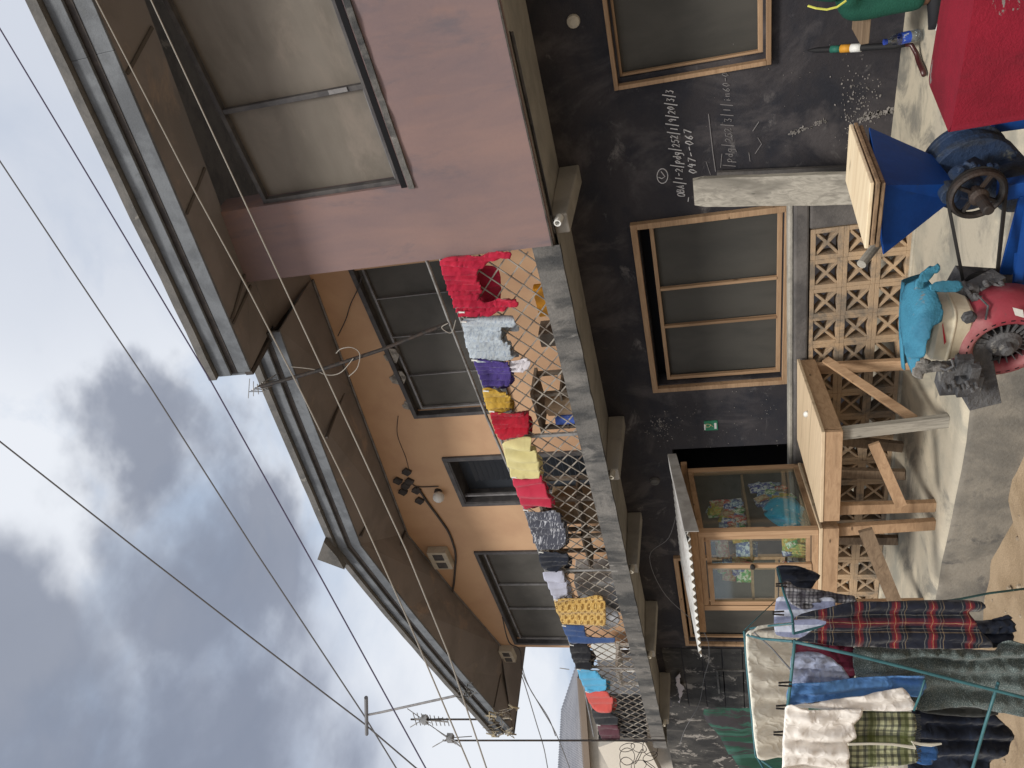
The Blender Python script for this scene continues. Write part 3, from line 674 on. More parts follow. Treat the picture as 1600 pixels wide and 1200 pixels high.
st = thing('door_number_plate', aY(1110, 665, YW-.01), 'small green number plate reading 9 on the charcoal wall between window and doorway', 'sign')
c0 = aY(1101, 673, YW-.008); c1 = aY(1121, 657, YW-.008)
MB().box(c0.x, c1.x, YW-.008, YW-.001, c1.z, c0.z).build('plate', mat('green_sticker', (.02,.17,.085), .5, (.03,.21,.12), 8), st)
MB().tube([aY(x, y, YW-.011) for x, y in ((1103,663.2),(1105,662.4),(1109,663),(1110.5,664.5),(1108,667),(1104,667.4),(1102.6,665.6),(1103,663.4),(1105,662.4),(1110,663.2),(1114,666.5))], .004, 4).build('numeral', mat('number_yellow', (.62,.55,.35), .6), st)
MB().box(aY(1100,671,YW).x, aY(1100,662,YW).x, YW-.0095, YW-.008, aY(1102,665,YW).z, aY(1100,665,YW).z).box(aY(1118,669,YW).x, aY(1118,660,YW).x, YW-.0095, YW-.008, aY(1119.5,665,YW).z, aY(1116,665,YW).z).build('pale_band', M_white, st)

# handwriting, drawn as strokes; local (along text, height) units of one letter height
GL = {'O': [[(.1,.5),(.2,.9),(.5,1),(.8,.8),(.85,.4),(.6,.03),(.3,.05),(.1,.5)]], 'B': [[(.1,0),(.15,1),(.6,.95),(.6,.6),(.2,.52),(.7,.45),(.7,.05),(.1,0)]], 'A': [[(.1,0),(.4,1),(.75,0)],[(.2,.4),(.65,.4)]],
 '/': [[(.35,-.35),(.45,1.5)]], '1': [[(.4,0),(.45,1)]], '-': [[(.1,.5),(.75,.52)]], '2': [[(.1,.8),(.35,1),(.7,.8),(.5,.4),(.1,0),(.8,.02)]], 'p': [[(.2,.7),(.15,-.5)],[(.18,.5),(.5,.75),(.75,.5),(.5,.1),(.2,.2)]],
 'd': [[(.7,1.1),(.72,0)],[(.7,.5),(.4,.65),(.15,.3),(.4,0),(.7,.2)]], 'g': [[(.7,.6),(.3,.65),(.15,.35),(.4,.1),(.7,.3),(.7,.65),(.68,-.4),(.2,-.5)]], '5': [[(.75,1),(.25,1),(.2,.55),(.6,.6),(.75,.25),(.45,0),(.1,.1)]],
 '9': [[(.7,.75),(.4,1),(.15,.75),(.35,.5),(.7,.7),(.68,0)]], '0': [[(.4,1),(.1,.5),(.35,0),(.7,.4),(.65,.85),(.4,1)]], '3': [[(.1,1),(.65,.95),(.35,.6),(.7,.4),(.5,0),(.1,.1)]], '4': [[(.35,1),(.15,.45),(.75,.45)],[(.6,.8),(.6,0)]],
 '7': [[(.1,.95),(.7,1),(.35,0)]], '6': [[(.65,1),(.25,.6),(.15,.2),(.45,0),(.7,.25),(.45,.5),(.2,.35)]], 'i': [[(.4,.6),(.4,0)],[(.4,.8),(.41,.86)]], 'n': [[(.15,0),(.15,.6)],[(.15,.45),(.5,.65),(.65,0)]]}
def write(txt, p0, p1, h, mt, th, name, adv=None, nose=0.4):
    """p0 -> p1: baseline in photo pixels on the wall; h letter height in px"""
    mb = MB(); p0 = Vector(p0); p1 = Vector(p1); d = (p1-p0)/len(txt); up = Vector((-abs(d.y), d.x)).normalized()*h
    if up.x > 0: up = -up
    for i, chh in enumerate(txt):
        if chh == ' ': continue
        for s_ in GL[chh]:
            pts = []
            for (u, v) in s_:
                q = p0 + d*(i+u*.95+random.uniform(-.02,.02)) + up*(v+random.uniform(-.03,.03)+.06*math.sin(i*1.9)); pts.append(aY(q.x, q.y, YW-.003))
            mb.tube(pts, th, 4)
    return mb
random.seed(5)
tx = write('OBA/1-2/pdg/252/1/9/20/3/3', (1070.5, 308), (1051, 140), 11.5, M_chalk, .0042, '')
for p in ((1074,1081,312,317),): tx.tube([aY(1075,315,YW-.003), aY(1076,308.5,YW-.003)], .004, 4)
write('047--067', (1089, 272), (1080, 201), 12, M_chalk, .0045, '')
tw = write('047--067', (1089, 272), (1080, 201), 12, M_chalk, .0045, ''); tx.add(tw.v, tw.f)
tx.tube([aY(1035+8.5*math.cos(k/14*6.28), 275+11.5*math.sin(k/14*6.28), YW-.003) for k in range(15)], .004, 4)
tx.tube([aY(x, y, YW-.003) for x, y in ((1029,277),(1034,279),(1039,276),(1033,268))], .004, 4)
o = tx.build('chalk_writing', M_chalk); tag(o, 'clear white chalk numbers ending 047-067 with a ringed tick on the charcoal wall', 'writing')
tx = write('/pdg/252/3/1/in60-0', (1146, 262), (1139, 112), 11, M_chalkf, .0035, '')
for q in (((1107,178),(1110,205),(1114,240),(1118,268)), ((1103,252),(1110,273)), ((1128,240),(1126,262)), ((1170,238),(1172,252)), ((1176,205),(1186,190)), ((1180,240),(1190,225),(1184,215))):
    tx.tube([aY(x, y, YW-.003) for x, y in q], .0045 if q[0][0] == 1107 else .003, 4)
o = tx.build('chalk_writing', M_chalkf); tag(o, 'faint smudged chalk line of numbers below the clear chalk writing', 'writing')
# flaked plaster marks on the dark wall
fl = MB(); random.seed(11)
def flake(x, y, s_):
    p = aY(x, y, YW-.002); n = 7; fl.prism([p+Vector((math.cos(k/n*6.28)*s_*random.uniform(.2,1.3), 0, math.sin(k/n*6.28)*s_*random.uniform(.2,.9))) for k in range(n)], (0,-.003,0))
for i in range(110): flake(random.gauss(1345, 16), random.gauss(150, 22), random.uniform(.003,.010))
for i in range(70): flake(random.gauss(1330+(.0), 6), 172+i*.9+random.gauss(0,2), random.uniform(.003,.009))
for i in range(60): q = random.random(); flake(1233+58*q+random.gauss(0,2), 210-22*q+random.gauss(0,1.6), random.uniform(.004,.014))
for i in range(80): q = random.random(); flake(1342+52*q+random.gauss(0,2.5), 186-14*q+random.gauss(0,2.5), random.uniform(.006,.02))
for i in range(90): flake(random.gauss(1032, 11), random.gauss(665, 11), random.uniform(.004,.013))
for i in range(70): flake(1040+random.uniform(0,190), 610+random.uniform(0,90), random.uniform(.002,.008))
for i in range(40): flake(1090+random.uniform(0,260), 60+random.uniform(0,180), random.uniform(.002,.005))
tag(fl.build('flaked_paint', mat('bare_plaster', (.30,.28,.27), 1, (.14,.13,.12), 20), H), kind='stuff')
# pale ceiling rose on the wall near the top
p = aY(896, 33, YW); MB().lathe(p, (0,-1,0), [(0,.05),(.02,.045),(.03,.02)], 14).build('wall_box', M_cream2, H)
p = aY(1023, 751, YW-.01); MB().lathe(p, (0,-1,0), [(0,.06),(.03,.05),(.04,.02)], 14).build('wall_box', M_kerb, H)

# ---------------------------------------------------------------- table and kiosk
def V3(p, z): return Vector((p[0], p[1], z))
def table(name, FRc, FLc, back, label, group, legs, top_mat, braces=True):
    z1 = .76; FRc, FLc, back = Vector(FRc+(0,)), Vector(FLc+(0,)), Vector(back+(0,))
    BRc, BLc = FRc+back, FLc+back; Z = Vector((0,0,1)); lt = (FLc-FRc).normalized(); bk = back.normalized()
    T = thing(name, ((FRc.x+BLc.x)/2, (FRc.y+BLc.y)/2, 0), label, 'table', group)
    pr_ = [FRc-lt*.02-bk*.02, FLc+lt*.02-bk*.02, BLc+lt*.02, BRc-lt*.02]
    MB().prism([p+Z*z1 for p in pr_], Z*.022).build('tabletop', top_mat, T, bevel=.003)
    MB().beam(FRc+Z*(z1-.055)-lt*.015, FLc+Z*(z1-.055)+lt*.015, .028, .11, side=bk).build('apron', M_wx, T, bevel=.003)
    MB().beam(BRc+Z*(z1-.055), BLc+Z*(z1-.055), .028, .11, side=bk).build('apron', M_wx, T, bevel=.003)
    MB().beam(FRc+Z*(z1-.055)+bk*.03, BRc+Z*(z1-.055)-bk*.03, .028, .11, side=lt).build('apron', M_wy, T, bevel=.003)
    MB().beam(FLc+Z*(z1-.055)+bk*.03, BLc+Z*(z1-.055)-bk*.03, .028, .11, side=lt).build('apron', M_wy, T, bevel=.003)
    for p, mt2 in legs:
        tp = {'FR': FRc+lt*.05+bk*.05, 'FL': FLc-lt*.05+bk*.05, 'BR': BRc+lt*.05-bk*.05, 'BL': BLc-lt*.05-bk*.05}[p[0]]
        MB().beam(Vector((p[1], p[2], 0)), tp+Z*(z1-.002), .085, .045, side=lt).build('leg', mt2, T, bevel=.003)
    return T, FRc, FLc, BRc, BLc, bk, lt
Z = Vector((0,0,1))
T1, fr, fl_, br, bl_, bk, lt = table('wooden_table', (-3.92,3.57), (-4.66,3.43), (-.33,1.08), 'bare pale wooden table with a rough plank leg, right of the glass display cabinet', None,
    (( ('FR',-3.96,3.66), M_wold), (('FL',-4.72,3.56), M_wx), (('BR',-4.15,4.42), M_wz), (('BL',-5.0,4.36), M_woldx)), M_wtop)
MB().beam(aZ(1290,562,.60), aZ(1428,655,.17), .06, .025, side=(0,1,0)).build('brace', M_wz, T1)
MB().beam(Vector((-3.97,3.68,.02)), Vector((-4.0,3.6,.70)), .075, .03, side=lt).build('leg', M_wold, T1) if False else None
MB().beam(aD(1365,693,4.9), aD(1408,790,5.0), .07, .028, side=(0,0,1)).build('brace', M_wx, T1)
p = aZ(1260, 647, .79); MB().lathe(p, (-.5,.3,.0), [(-.045,.004),(-.03,.018),(0,.022),(.03,.018),(.045,.004)], 12).build('paper_wrap', M_white, smooth=True)
o = bpy.data.objects['paper_wrap']; tag(o, 'small crumpled white paper wrap lying on the bare wooden table', 'paper')
T2, f2r, f2l, b2r, b2l, bk2, lt2 = table('display_table', (-4.76,3.41), (-5.62,3.24), (-.46,1.0), 'pale pine table carrying the glass display cabinet, tucked behind the drying rack', None,
    (( ('FR',-4.85,3.50), M_wx), (('FL',-5.68,3.36), M_wz), (('BR',-5.15,4.2), M_woldx), (('BL',-5.9,4.1), M_woldx)), M_wtop)
MB().beam(aD(1352,828,5.0), aD(1400,945,5.2), .09, .028, side=(0,0,1)).build('brace', M_woldx, T2)

KB = .785
KF_R, KF_L = Vector((-4.80,3.43,0)), Vector((-5.56,3.27,0)); KD = Vector((-.44,.96,0)); KH0, KH1 = 1.63, 1.70
K_ = thing('display_cabinet', (-5.3,3.8,KB), 'wooden snack display cabinet with glass panes, sliding doors and a zinc sheet roof', 'cabinet')
kR, kB = (KF_R-KF_L).normalized(), KD.normalized()
KB_R, KB_L = KF_R+KD, KF_L+KD; w = .042
def kbeam(a, b, nm='frame_rail', mt2=None, w1=w, w2=w, side=None): return MB().beam(a, b, w1, w2, side=side or kB).build(nm, mt2 or M_wx, K_, bevel=.002)
for c0, h in ((KF_R,KH0),(KF_L,KH0),(KB_R,KH1),(KB_L,KH1)): kbeam(c0+Z*KB, c0+Z*h, 'post', M_wz, .05, .05, kR)
for a, b, h in ((KF_R,KF_L,KH0),(KB_R,KB_L,KH1)):
    kbeam(a+Z*(h-.02)-kR*.027, b+Z*(h-.02)+kR*.027); kbeam(a+Z*(KB+.02)-kR*.027, b+Z*(KB+.02)+kR*.027)
for a, b in ((KF_R,KB_R),(KF_L,KB_L)):
    kbeam(a+Z*(KH0-.022)+kB*.027, b+Z*(KH1-.022)-kB*.027, mt2=M_wy, side=kR); kbeam(a+Z*(KB+.018)+kB*.027, b+Z*(KB+.018)-kB*.027, mt2=M_wy, side=kR)
SZ = 1.24
MB().prism([KF_R+Z*SZ-kR*.03+kB*.04, KF_L+Z*SZ+kR*.03+kB*.04, KB_L+Z*SZ+kR*.03-kB*.03, KB_R+Z*SZ-kR*.03-kB*.03], Z*.018).build('shelf', M_wy, K_)
MB().prism([KF_R+Z*(KB+.042)-kR*.03, KF_L+Z*(KB+.042)+kR*.03, KB_L+Z*(KB+.042)+kR*.03, KB_R+Z*(KB+.042)-kR*.03], Z*.012).build('bottom_board', M_woldx, K_)
MB().prism([KB_R+Z*(KB+.06)-kR*.03+kB*.01, KB_L+Z*(KB+.06)+kR*.03+kB*.01, KB_L+Z*(KH1-.05)+kR*.03+kB*.01, KB_R+Z*(KH1-.05)-kR*.03+kB*.01], kB*.008).build('back_panel', mat('dim_back_panel', (.19,.165,.14), .9, (.14,.12,.10), 3), K_)
MB().prism([KF_R+Z*(KB+.04)+kB*.03+kR*.004, KB_R+Z*(KB+.04)-kB*.03+kR*.004, KB_R+Z*(KH1-.05)-kB*.03+kR*.004, KF_R+Z*(KH0-.05)+kB*.03+kR*.004], kR*.004).build('glass_pane', M_glass, K_)
for i, (u0, u1, off) in enumerate(((.07,.47,0.012), (.42,.93,-.018))):      # two sliding doors
    a, b = KF_R.lerp(KF_L, u0)-kB*(-off), KF_R.lerp(KF_L, u1)-kB*(-off)
    z0, z1 = KB+.045, KH0-.05
    d_ = MB().beam(a+Z*z0, a+Z*z1, .035, .022, side=kR).beam(b+Z*z0, b+Z*z1, .035, .022, side=kR).build('sliding_door', M_wz, K_, bevel=.002)
    MB().beam(a+Z*(z0+.018)-kR*.018, b+Z*(z0+.018)+kR*.018, .022, .036, side=kB).beam(a+Z*(z1-.018)-kR*.018, b+Z*(z1-.018)+kR*.018, .022, .036, side=kB).split('door_rail', M_wx, d_)
    MB().prism([a+Z*z0, b+Z*z0, b+Z*z1, a+Z*z1], kB*.004).build('glass_pane', M_glass, d_)
    if i == 1: MB().lathe(a+Z*1.25, -kB, [(.01,.018),(.03,.02),(.035,.01)], 12).build('lock', M_dmetal, d_)
# timber header and zinc roof
MB().beam(KF_R+Z*(KH0+.028)+kR*.10, KF_L+Z*(KH0+.028)-kR*.28, .05, .05, side=kB).build('roof_batten', M_wx, K_)
MB().beam(KB_R+Z*(KH1+.028)+kR*.10, KB_L+Z*(KH1+.028)-kR*.28, .05, .05, side=kB).build('roof_batten', M_wx, K_)
ra, rb_ = KF_R+kR*.14-kB*.20+Z*(KH0+.04), KB_R+kR*.14+kB*.12+Z*(KH1+.12)
rl_, rbl = KF_L-kR*.42-kB*.20+Z*(KH0+.04), KB_L-kR*.42+kB*.12+Z*(KH1+.12)
def rfn(u, v): return ra.lerp(rl_, u).lerp(rb_.lerp(rbl, u), v) + Z*(.012*math.sin(u*2*math.pi*17)+.02)
MB().grid(rfn, 17*8, 2).build('roof_sheet', M_zinc, K_, smooth=True, solid=.002)
MB().prism([ra+kR*.008+Z*.045, rb_+kR*.008+Z*.045, rb_+kR*.008-Z*.03, ra+kR*.008-Z*.055], kR*.004).add([ra+Z*.045+kR*.01, rb_+Z*.045+kR*.01, rb_+Z*.04-kR*.16, ra+Z*.04-kR*.16], [(0,1,2,3)]).build('edge_flashing', M_zinc, K_)
# stock inside
random.seed(21)
def packet(p, wx, wz, mt2, tilt=0., nrm=None, name='snack_packet'):
    nrm = nrm or -kR; s1 = Z.cross(nrm).normalized(); mb = MB(); n_ = 6
    s2 = (Z*math.cos(tilt)+s1*math.sin(tilt)); s1b = (s1*math.cos(tilt)-Z*math.sin(tilt))
    def f(u, v):
        b = math.sin(u*math.pi)*math.sin(v*math.pi); return p + s1b*(u-.5)*wx + s2*(v-.5)*wz + nrm*(.018*b**.6+.003*random.random())
    def f2(u, v):
        b = math.sin(u*math.pi)*math.sin(v*math.pi); return p + s1b*(u-.5)*wx + s2*(v-.5)*wz - nrm*.012*b**.6
    mb.grid(f, n_, n_); mb.grid(f2, n_, n_); return mb
def pk_mat(i, a, b, c_): return mat('packet_%d' % i, a, .4, b, 34, amt=(.48,.54), stain=c_, st_sc=55, st_amt=(.56,.6), fine=.2, spec=.5)
PM = [pk_mat(0,(0.095,0.110,0.350),(0.800,0.800,0.800),(0.140,0.125,0.470)), pk_mat(1,(0.110,0.395,0.110),(0.770,0.770,0.620),(0.545,0.095,0.095)), pk_mat(2,(0.695,0.095,0.080),(0.800,0.770,0.620),(0.170,0.170,0.470)), pk_mat(3,(0.650,0.395,0.095),(0.320,0.395,0.095),(0.800,0.770,0.320)), pk_mat(4,(0.170,0.230,0.440),(0.695,0.770,0.800),(0.095,0.140,0.320)), pk_mat(5,(0.440,0.185,0.110),(0.620,0.470,0.320),(0.245,0.470,0.170))]
def kp(u, v, z): return KF_R.lerp(KF_L, u) + KD*v + Z*z       # inside the cabinet: u from right, v to the back
stock = [  # u, v, z, w, h, mat, label
 (.10,.55,1.36,.10,.18,0,'strip of dark blue sachets hanging in the upper side pane, nearest the back'),
 (.10,.42,1.37,.09,.20,1,'green and red sachet strip hanging in the middle of the upper side pane'),
 (.10,.30,1.36,.10,.20,2,'red and white sachet bundle hanging in the upper side pane'),
 (.12,.16,1.40,.18,.15,4,'blue and white packet standing on the cabinet shelf behind the front corner'),
 (.14,.08,1.33,.12,.12,3,'yellow packet lying low on the cabinet shelf at the front corner'),
 (.10,.80,1.10,.13,.20,0,'dark blue packet on the bottom board at the back corner'),
 (.12,.66,1.04,.14,.22,4,'blue white packet beside the carton on the bottom board'),
 (.10,.50,1.02,.11,.22,4,'pale blue packet behind the bright blue bag'),
 (.30,.08,1.46,.16,.10,5,'brown red packet seen high behind the first sliding door'),
 (.32,.10,1.28,.13,.16,4,'grey blue sachet hanging behind the first sliding door'),
 (.30,.12,.93,.13,.18,3,'green and yellow packet low behind the first sliding door'),
 (.62,.10,1.30,.20,.13,1,'green sachets strung behind the second sliding door'),
 (.62,.10,1.42,.17,.10,5,'brown packets on the string behind the second sliding door'),
]
for u, v, z, w1, h1, mi, lb in stock:
    nr = kR if u < .2 else -kB
    o = packet(kp(u, v, z), w1, h1, PM[mi], random.uniform(-.2,.2), nr).build('snack_packet', PM[mi], None, smooth=False); tag(o, lb, 'packet', 'snack packets in the display cabinet')
for k in range(64):      # loose heaps and hanging strips of small sachets
    sel = k % 4
    if sel == 0: u, v, z, hang = .05+random.random()*.06, .38+random.random()*.16, 1.30+random.random()*.22, 'in the hanging strip of the side pane'
    elif sel == 1: u, v, z, hang = .06+random.random()*.08, .12+random.random()*.30, 1.30+random.random()*.12, 'heaped on the shelf behind the side pane'
    elif sel == 2: u, v, z, hang = .06+random.random()*.08, .55+random.random()*.32, .90+random.random()*.28, 'heaped at the back of the bottom board'
    else: u, v, z, hang = .25+random.random()*.5, .10, random.choice((.9, 1.28, 1.42))+random.random()*.10, 'seen behind the sliding doors'
    mi = random.randrange(6); cn = ('dark blue','green','red','yellow','blue grey','brown')[mi]
    o = packet(kp(u, v, z), random.uniform(.05,.10), random.uniform(.06,.12), PM[mi], random.uniform(-.6,.6), kR if sel < 3 else -kB).build('snack_sachet', PM[mi], None); tag(o, 'small %s snack sachet %s' % (cn, hang), 'packet', 'snack packets in the display cabinet')
p = kp(.12,.78,.93)
mb = MB(); s1 = KD.normalized(); mb.hexa([p-s1*.09-kR*.12, p+s1*.09-kR*.12, p+s1*.09+kR*.0, p-s1*.09+kR*.0]+[q+Z*.16 for q in (p-s1*.09-kR*.12, p+s1*.09-kR*.12, p+s1*.09+kR*.0, p-s1*.09+kR*.0)])
o = mb.build('carton', mat('brown_card', (.33,.25,.16), .9, (.22,.16,.10), 20), None); tag(o, 'small brown carton at the back corner of the display cabinet', 'carton')
# bright blue plastic bag
p = kp(.075, .36, .95); mb = MB()
def bag(u, v):
    a = u*2*math.pi; z = v; r = (.5+.5*math.sin(min(1,z*1.15)*math.pi)**.5) if z < .8 else (.75-.5*(z-.8)/.2)
    r *= 1+.12*math.sin(a*5+z*6)+.08*math.sin(a*9)
    return p + s1*math.cos(a)*.23*r + kR*math.sin(a)*.055*r + Z*(z*.27-.11+.015*math.sin(a*3))
mb.grid(bag, 36, 12); o = mb.build('plastic_bag', mat('sky_blue_plastic', (.05,.45,.72), .3, (.08,.55,.78), 6, stain=(.75,.8,.82), st_sc=5, st_amt=(.55,.58), spec=.6, bump=1., bsc=14), None, smooth=True)
tag(o, 'bright sky blue plastic bag of snacks bulging at the side pane of the cabinet', 'bag')
mb = MB()
for i in range(5): q = kp(.28+.035*i, .10, .92); mb.v += []; pkk = packet(q, .03, .16, PM[3], .1, kR); mb.add(pkk.v, pkk.f)
o = mb.build('sweet_row', PM[3]); tag(o, 'row of green and yellow sachets standing on end behind the first sliding door', 'packet', 'snack packets in the display cabinet')

# shoes under the display table
for i, q in enumerate(((1302,909),(1318,909),(1333,909))):
    p = aD(q[0], q[1], 5.9); mb = MB().box(p.x-.05, p.x+.05, p.y-.04, p.y+.08, p.z-.05, p.z+.05)
# ---------------------------------------------------------------- umbrella, bottle, bench, person
um = thing('folded_umbrella', (-2.2,5.4,0), 'black folded umbrella with orange and white bands leaning handle down on the dark wall', 'umbrella')
uA, uB = aY(1262, 79, 5.66), aZ(1424, 70, .06)
L = lambda q: uA.lerp(uB, q)
MB().tube([L(0), L(.03), L(.1), L(.5), L(.85), L(.95)], [.005,.011,.018,.022,.020,.011], 12).build('canopy', mat('black_cloth', (.012,.012,.014), .7), um, smooth=True)
MB().tube([L(.34), L(.44)], .026, 14).build('band', mat('orange_tape', (.55,.26,.03), .6), um, smooth=True)
MB().tube([L(.441), L(.54)], .027, 14).build('band', M_white, um, smooth=True)
MB().tube([L(.24), L(.339)], .023, 14).build('band', mat('dark_green_tape', (.02,.12,.09), .6), um, smooth=True)
hp = [L(.94), L(1.0), aZ(1432, 84, .03), aZ(1436, 97, .025), aZ(1441, 108, .025), aZ(1444, 117, .025)]
MB().tube(hp, [.010,.014,.016,.017,.018,.016], 10).build('handle', mat('dark_maroon_handle', (.05,.012,.012), .35, spec=.6), um, smooth=True)
bo = thing('water_bottle', aZ(1437, 55, .0), 'clear plastic water bottle with a blue label propped on the black umbrella', 'bottle')
bA = aZ(1436, 54, .03); bB = aD(1381, 66, (bA-CAM).dot(FW)+.01)
dl = (bB-bA); ln = dl.length
MB().lathe(bA, dl, [(0,.03),(.01,.036),(ln*.3,.034),(ln*.33,.036),(ln*.62,.036),(ln*.7,.034),(ln*.86,.018),(ln*.93,.014)], 16).build('body', M_plastic, bo, smooth=True)
MB().lathe(bA, dl, [(ln*.28,.0365),(ln*.54,.0365)], 16, cap=False).build('label', mat('blue_label', (.03,.09,.5), .4, (.5,.55,.6), 30, amt=(.6,.65)), bo, smooth=True)
MB().lathe(bA, dl, [(ln*.92,.018),(ln,.018)], 12).build('cap', mat('blue_cap', (.03,.07,.4), .4), bo)

bn = thing('wooden_bench', (-1.3, 5.35, 0), 'low brown wooden bench against the dark wall at the right', 'bench')
q0 = aY(1348, 50, 5.2)
zt = q0.z+.04
MB().box(q0.x-.02, q0.x+1.7, 5.05, 5.33, zt-.05, zt).build('seat', M_woldx, bn, bevel=.004)
MB().prism([(q0.x+.02,5.2,zt-.05),(q0.x+.02,5.24,zt-.05),(q0.x+.02,5.24,0),(q0.x+.02,5.2,0)], (.06,0,0)).build('leg', M_woldx, bn) if False else None
for x in (q0.x+.25, q0.x+1.55): MB().box(x, x+.045, 5.08, 5.3, 0, zt-.05).build('leg', M_woldx, bn)

def skin(name, verts, edges, radii, mt2, root, parent=None, sub=2, **kw):
    me = bpy.data.meshes.new(name); base = Vector(verts[root]); base.z = min(v[2] for v in verts)
    if parent is not None: base = ROOT[parent]
    me.from_pydata([tuple(Vector(v)-base) for v in verts], edges, []); me.materials.append(mt2)
    o = bpy.data.objects.new(name, me); COL.objects.link(o)
    if parent is None: o.location = base; ROOT[o] = base
    else: o.parent = parent
    bm = bmesh.new(); bm.from_mesh(me); bm.verts.layers.skin.verify(); bm.to_mesh(me); bm.free()
    md = o.modifiers.new('skin', 'SKIN'); md.use_smooth_shade = True
    for i, r in enumerate(radii):
        me.skin_vertices[0].data[i].radius = (r, r) if not isinstance(r, tuple) else r
        me.skin_vertices[0].data[i].use_root = (i == root)
    o.modifiers.new('sub', 'SUBSURF').levels = sub; o.modifiers['sub'].render_levels = sub
    return o
M_skin = mat('brown_skin', (.12,.06,.035), .6, fine=.05)
M_track = mat('green_track_fabric', (.010,.075,.05), .8, (.006,.055,.038), 5, fine=.12, fsc=90, bump=.6, bsc=9)
# seated figure facing left, ankle at the px of the shoe
ank = aZ(1445, 22, .10)+Vector((.085,.03,0)); ank2 = ank+Vector((.14,.2,0)); kn = Vector((ank.x+.02, ank.y-.02, .50)); kn2 = kn+Vector((.02,.24,.02)); hip = Vector((-1.10, 5.16, zt+.12))
kn = Vector((ank.x-.02, ank.y+.03, .50))
pv = [hip, hip+Vector((.03,0,.22)), hip+Vector((0,0,.42)), hip+Vector((-.03,0,.52)), hip+Vector((-.06,0,.60)), hip+Vector((-.07,0,.72)),      # 0-5 spine, neck, head
      hip+Vector((0,-.10,-.02)), kn, ank, ank+Vector((-.02,0,-.03)),                       # 6-9 near leg
      hip+Vector((0,.10,-.02)), kn2, ank2, ank2+Vector((-.02,0,-.03)),                     # 10-13 far leg
      hip+Vector((0,-.20,.44)), hip+Vector((-.10,-.25,.20)), hip+Vector((-.32,-.20,.12)), hip+Vector((-.40,-.17,.10)),
      hip+Vector((0,.20,.44)), hip+Vector((-.10,.25,.20)), hip+Vector((-.32,.16,.12)), hip+Vector((-.40,.13,.10))]
pe = [(0,1),(1,2),(2,3),(3,4),(4,5),(0,6),(6,7),(7,8),(8,9),(0,10),(10,11),(11,12),(12,13),(2,14),(14,15),(15,16),(16,17),(2,18),(18,19),(19,20),(20,21)]
prr = [.14,.13,.14,.055,.085,.09,.095,.06,.042,.04,.095,.06,.042,.04,.05,.04,.03,.035,.05,.04,.03,.035]
person = skin('person', pv, pe, prr, M_skin, 0); tag(person, 'person in green track trousers and black shoes seated on the bench at the right edge', 'person')
skin('trousers', [hip+Vector((0,0,.10)), hip, hip+Vector((0,-.10,-.02)), hip.lerp(kn,.55)+Vector((0,-.05,0)), kn+Vector((.01,0,.01)), kn.lerp(ank,.5)+Vector((.02,0,0)), ank+Vector((.0,0,-.01)), hip+Vector((0,.10,-.02)), kn2, kn2.lerp(ank2,.5), ank2+Vector((0,0,-.01))],
     [(0,1),(1,2),(2,3),(3,4),(4,5),(5,6),(1,7),(7,8),(8,9),(9,10)], [.16,.165,.12,.105,.088,.082,.07,.12,.088,.08,.07], M_track, 1, person)
for k_ in (ank, ank2):
    sh = MB(); 
    def shf(u, v, k_=k_):
        a = u*2*math.pi; x = -.19+.27*v; wv_ = .045*math.sin(max(.02,min(1,(v*1.02)))*math.pi)**.35; hv = .035+.055*v**1.3
        return Vector((k_.x+x+.0, k_.y+math.cos(a)*wv_, .028+max(-.0, math.sin(a))*hv+min(0, math.sin(a))*.004))
    sh.grid(shf, 20, 14); so = sh.build('shoe', mat('black_shoe', (.012,.012,.015), .6), person, smooth=True)
    MB().prism([(k_.x-.20,k_.y-.02,0),(k_.x-.17,k_.y-.042,0),(k_.x-.05,k_.y-.05,0),(k_.x+.07,k_.y-.042,0),(k_.x+.09,k_.y,0),(k_.x+.07,k_.y+.042,0),(k_.x-.05,k_.y+.05,0),(k_.x-.17,k_.y+.045,0),(k_.x-.2,k_.y+.02,0)], (0,0,.026)).build('sole', M_white, so, bevel=.006)
# jersey sleeve and hem with yellow piping, seen at the very edge
sl_pts = [aY(1250, 2, 4.95), aY(1285, 4, 4.93), aY(1320, -4, 4.95)]
sk = skin('sleeve', [sl_pts[0]+Vector((.10,.02,.0)), sl_pts[1]+Vector((.06,.0,.03)), sl_pts[2]+Vector((.06,.02,.0))], [(0,1),(1,2)], [.07,.085,.06], M_track, 1, person)
MB().tube([aY(1262,9,4.84), aY(1275,13,4.83), aY(1292,15,4.83), aY(1308,11,4.83), aY(1322,1,4.84)], .006, 5).build('piping', mat('yellow_piping', (.62,.62,.12), .6), person)

# ---------------------------------------------------------------- grinding machine
D = aD
GM = thing('grinding_machine', tuple(D(1526,262,2.6).xy)+(-.35,), 'blue grinding machine with a square hopper and black belt pulley in front of the veranda', 'machine')
n_, l_, r_ = D(1376,290,2.45), D(1380,397,2.60), D(1358,200,2.74); f_ = l_+r_-n_
n0, l0, r0 = D(1492,288,2.50), D(1486,313,2.56), D(1456,243,2.64); f0 = l0+r0-n0
hp = MB().add([n_, l_, f_, r_, n0, l0, f0, r0], [(0,1,5,4),(1,2,6,5),(2,3,7,6),(3,0,4,7)])
hp.build('hopper', M_blue, GM, solid=.004)
AX = (-F0*.76 - RR*.64).normalized(); AX.z = -.02; AX.normalize(); SD = AX.cross(Z).normalized()
cD = D(1512,262,2.66)
MB().lathe(cD-AX*.07, AX, [(0,.09),(.0,.135),(.03,.142),(.035,.128),(.10,.128),(.105,.142),(.135,.135),(.14,.05)], 40).build('grinding_drum', M_bluegr, GM, bevel=.003)
MB().lathe(D(1560,268,2.66)-AX*.12, AX, [(0,.05),(.02,.085),(.22,.085),(.24,.07),(.30,.065),(.31,.03)], 28).build('housing', M_bluegr, GM, bevel=.003)
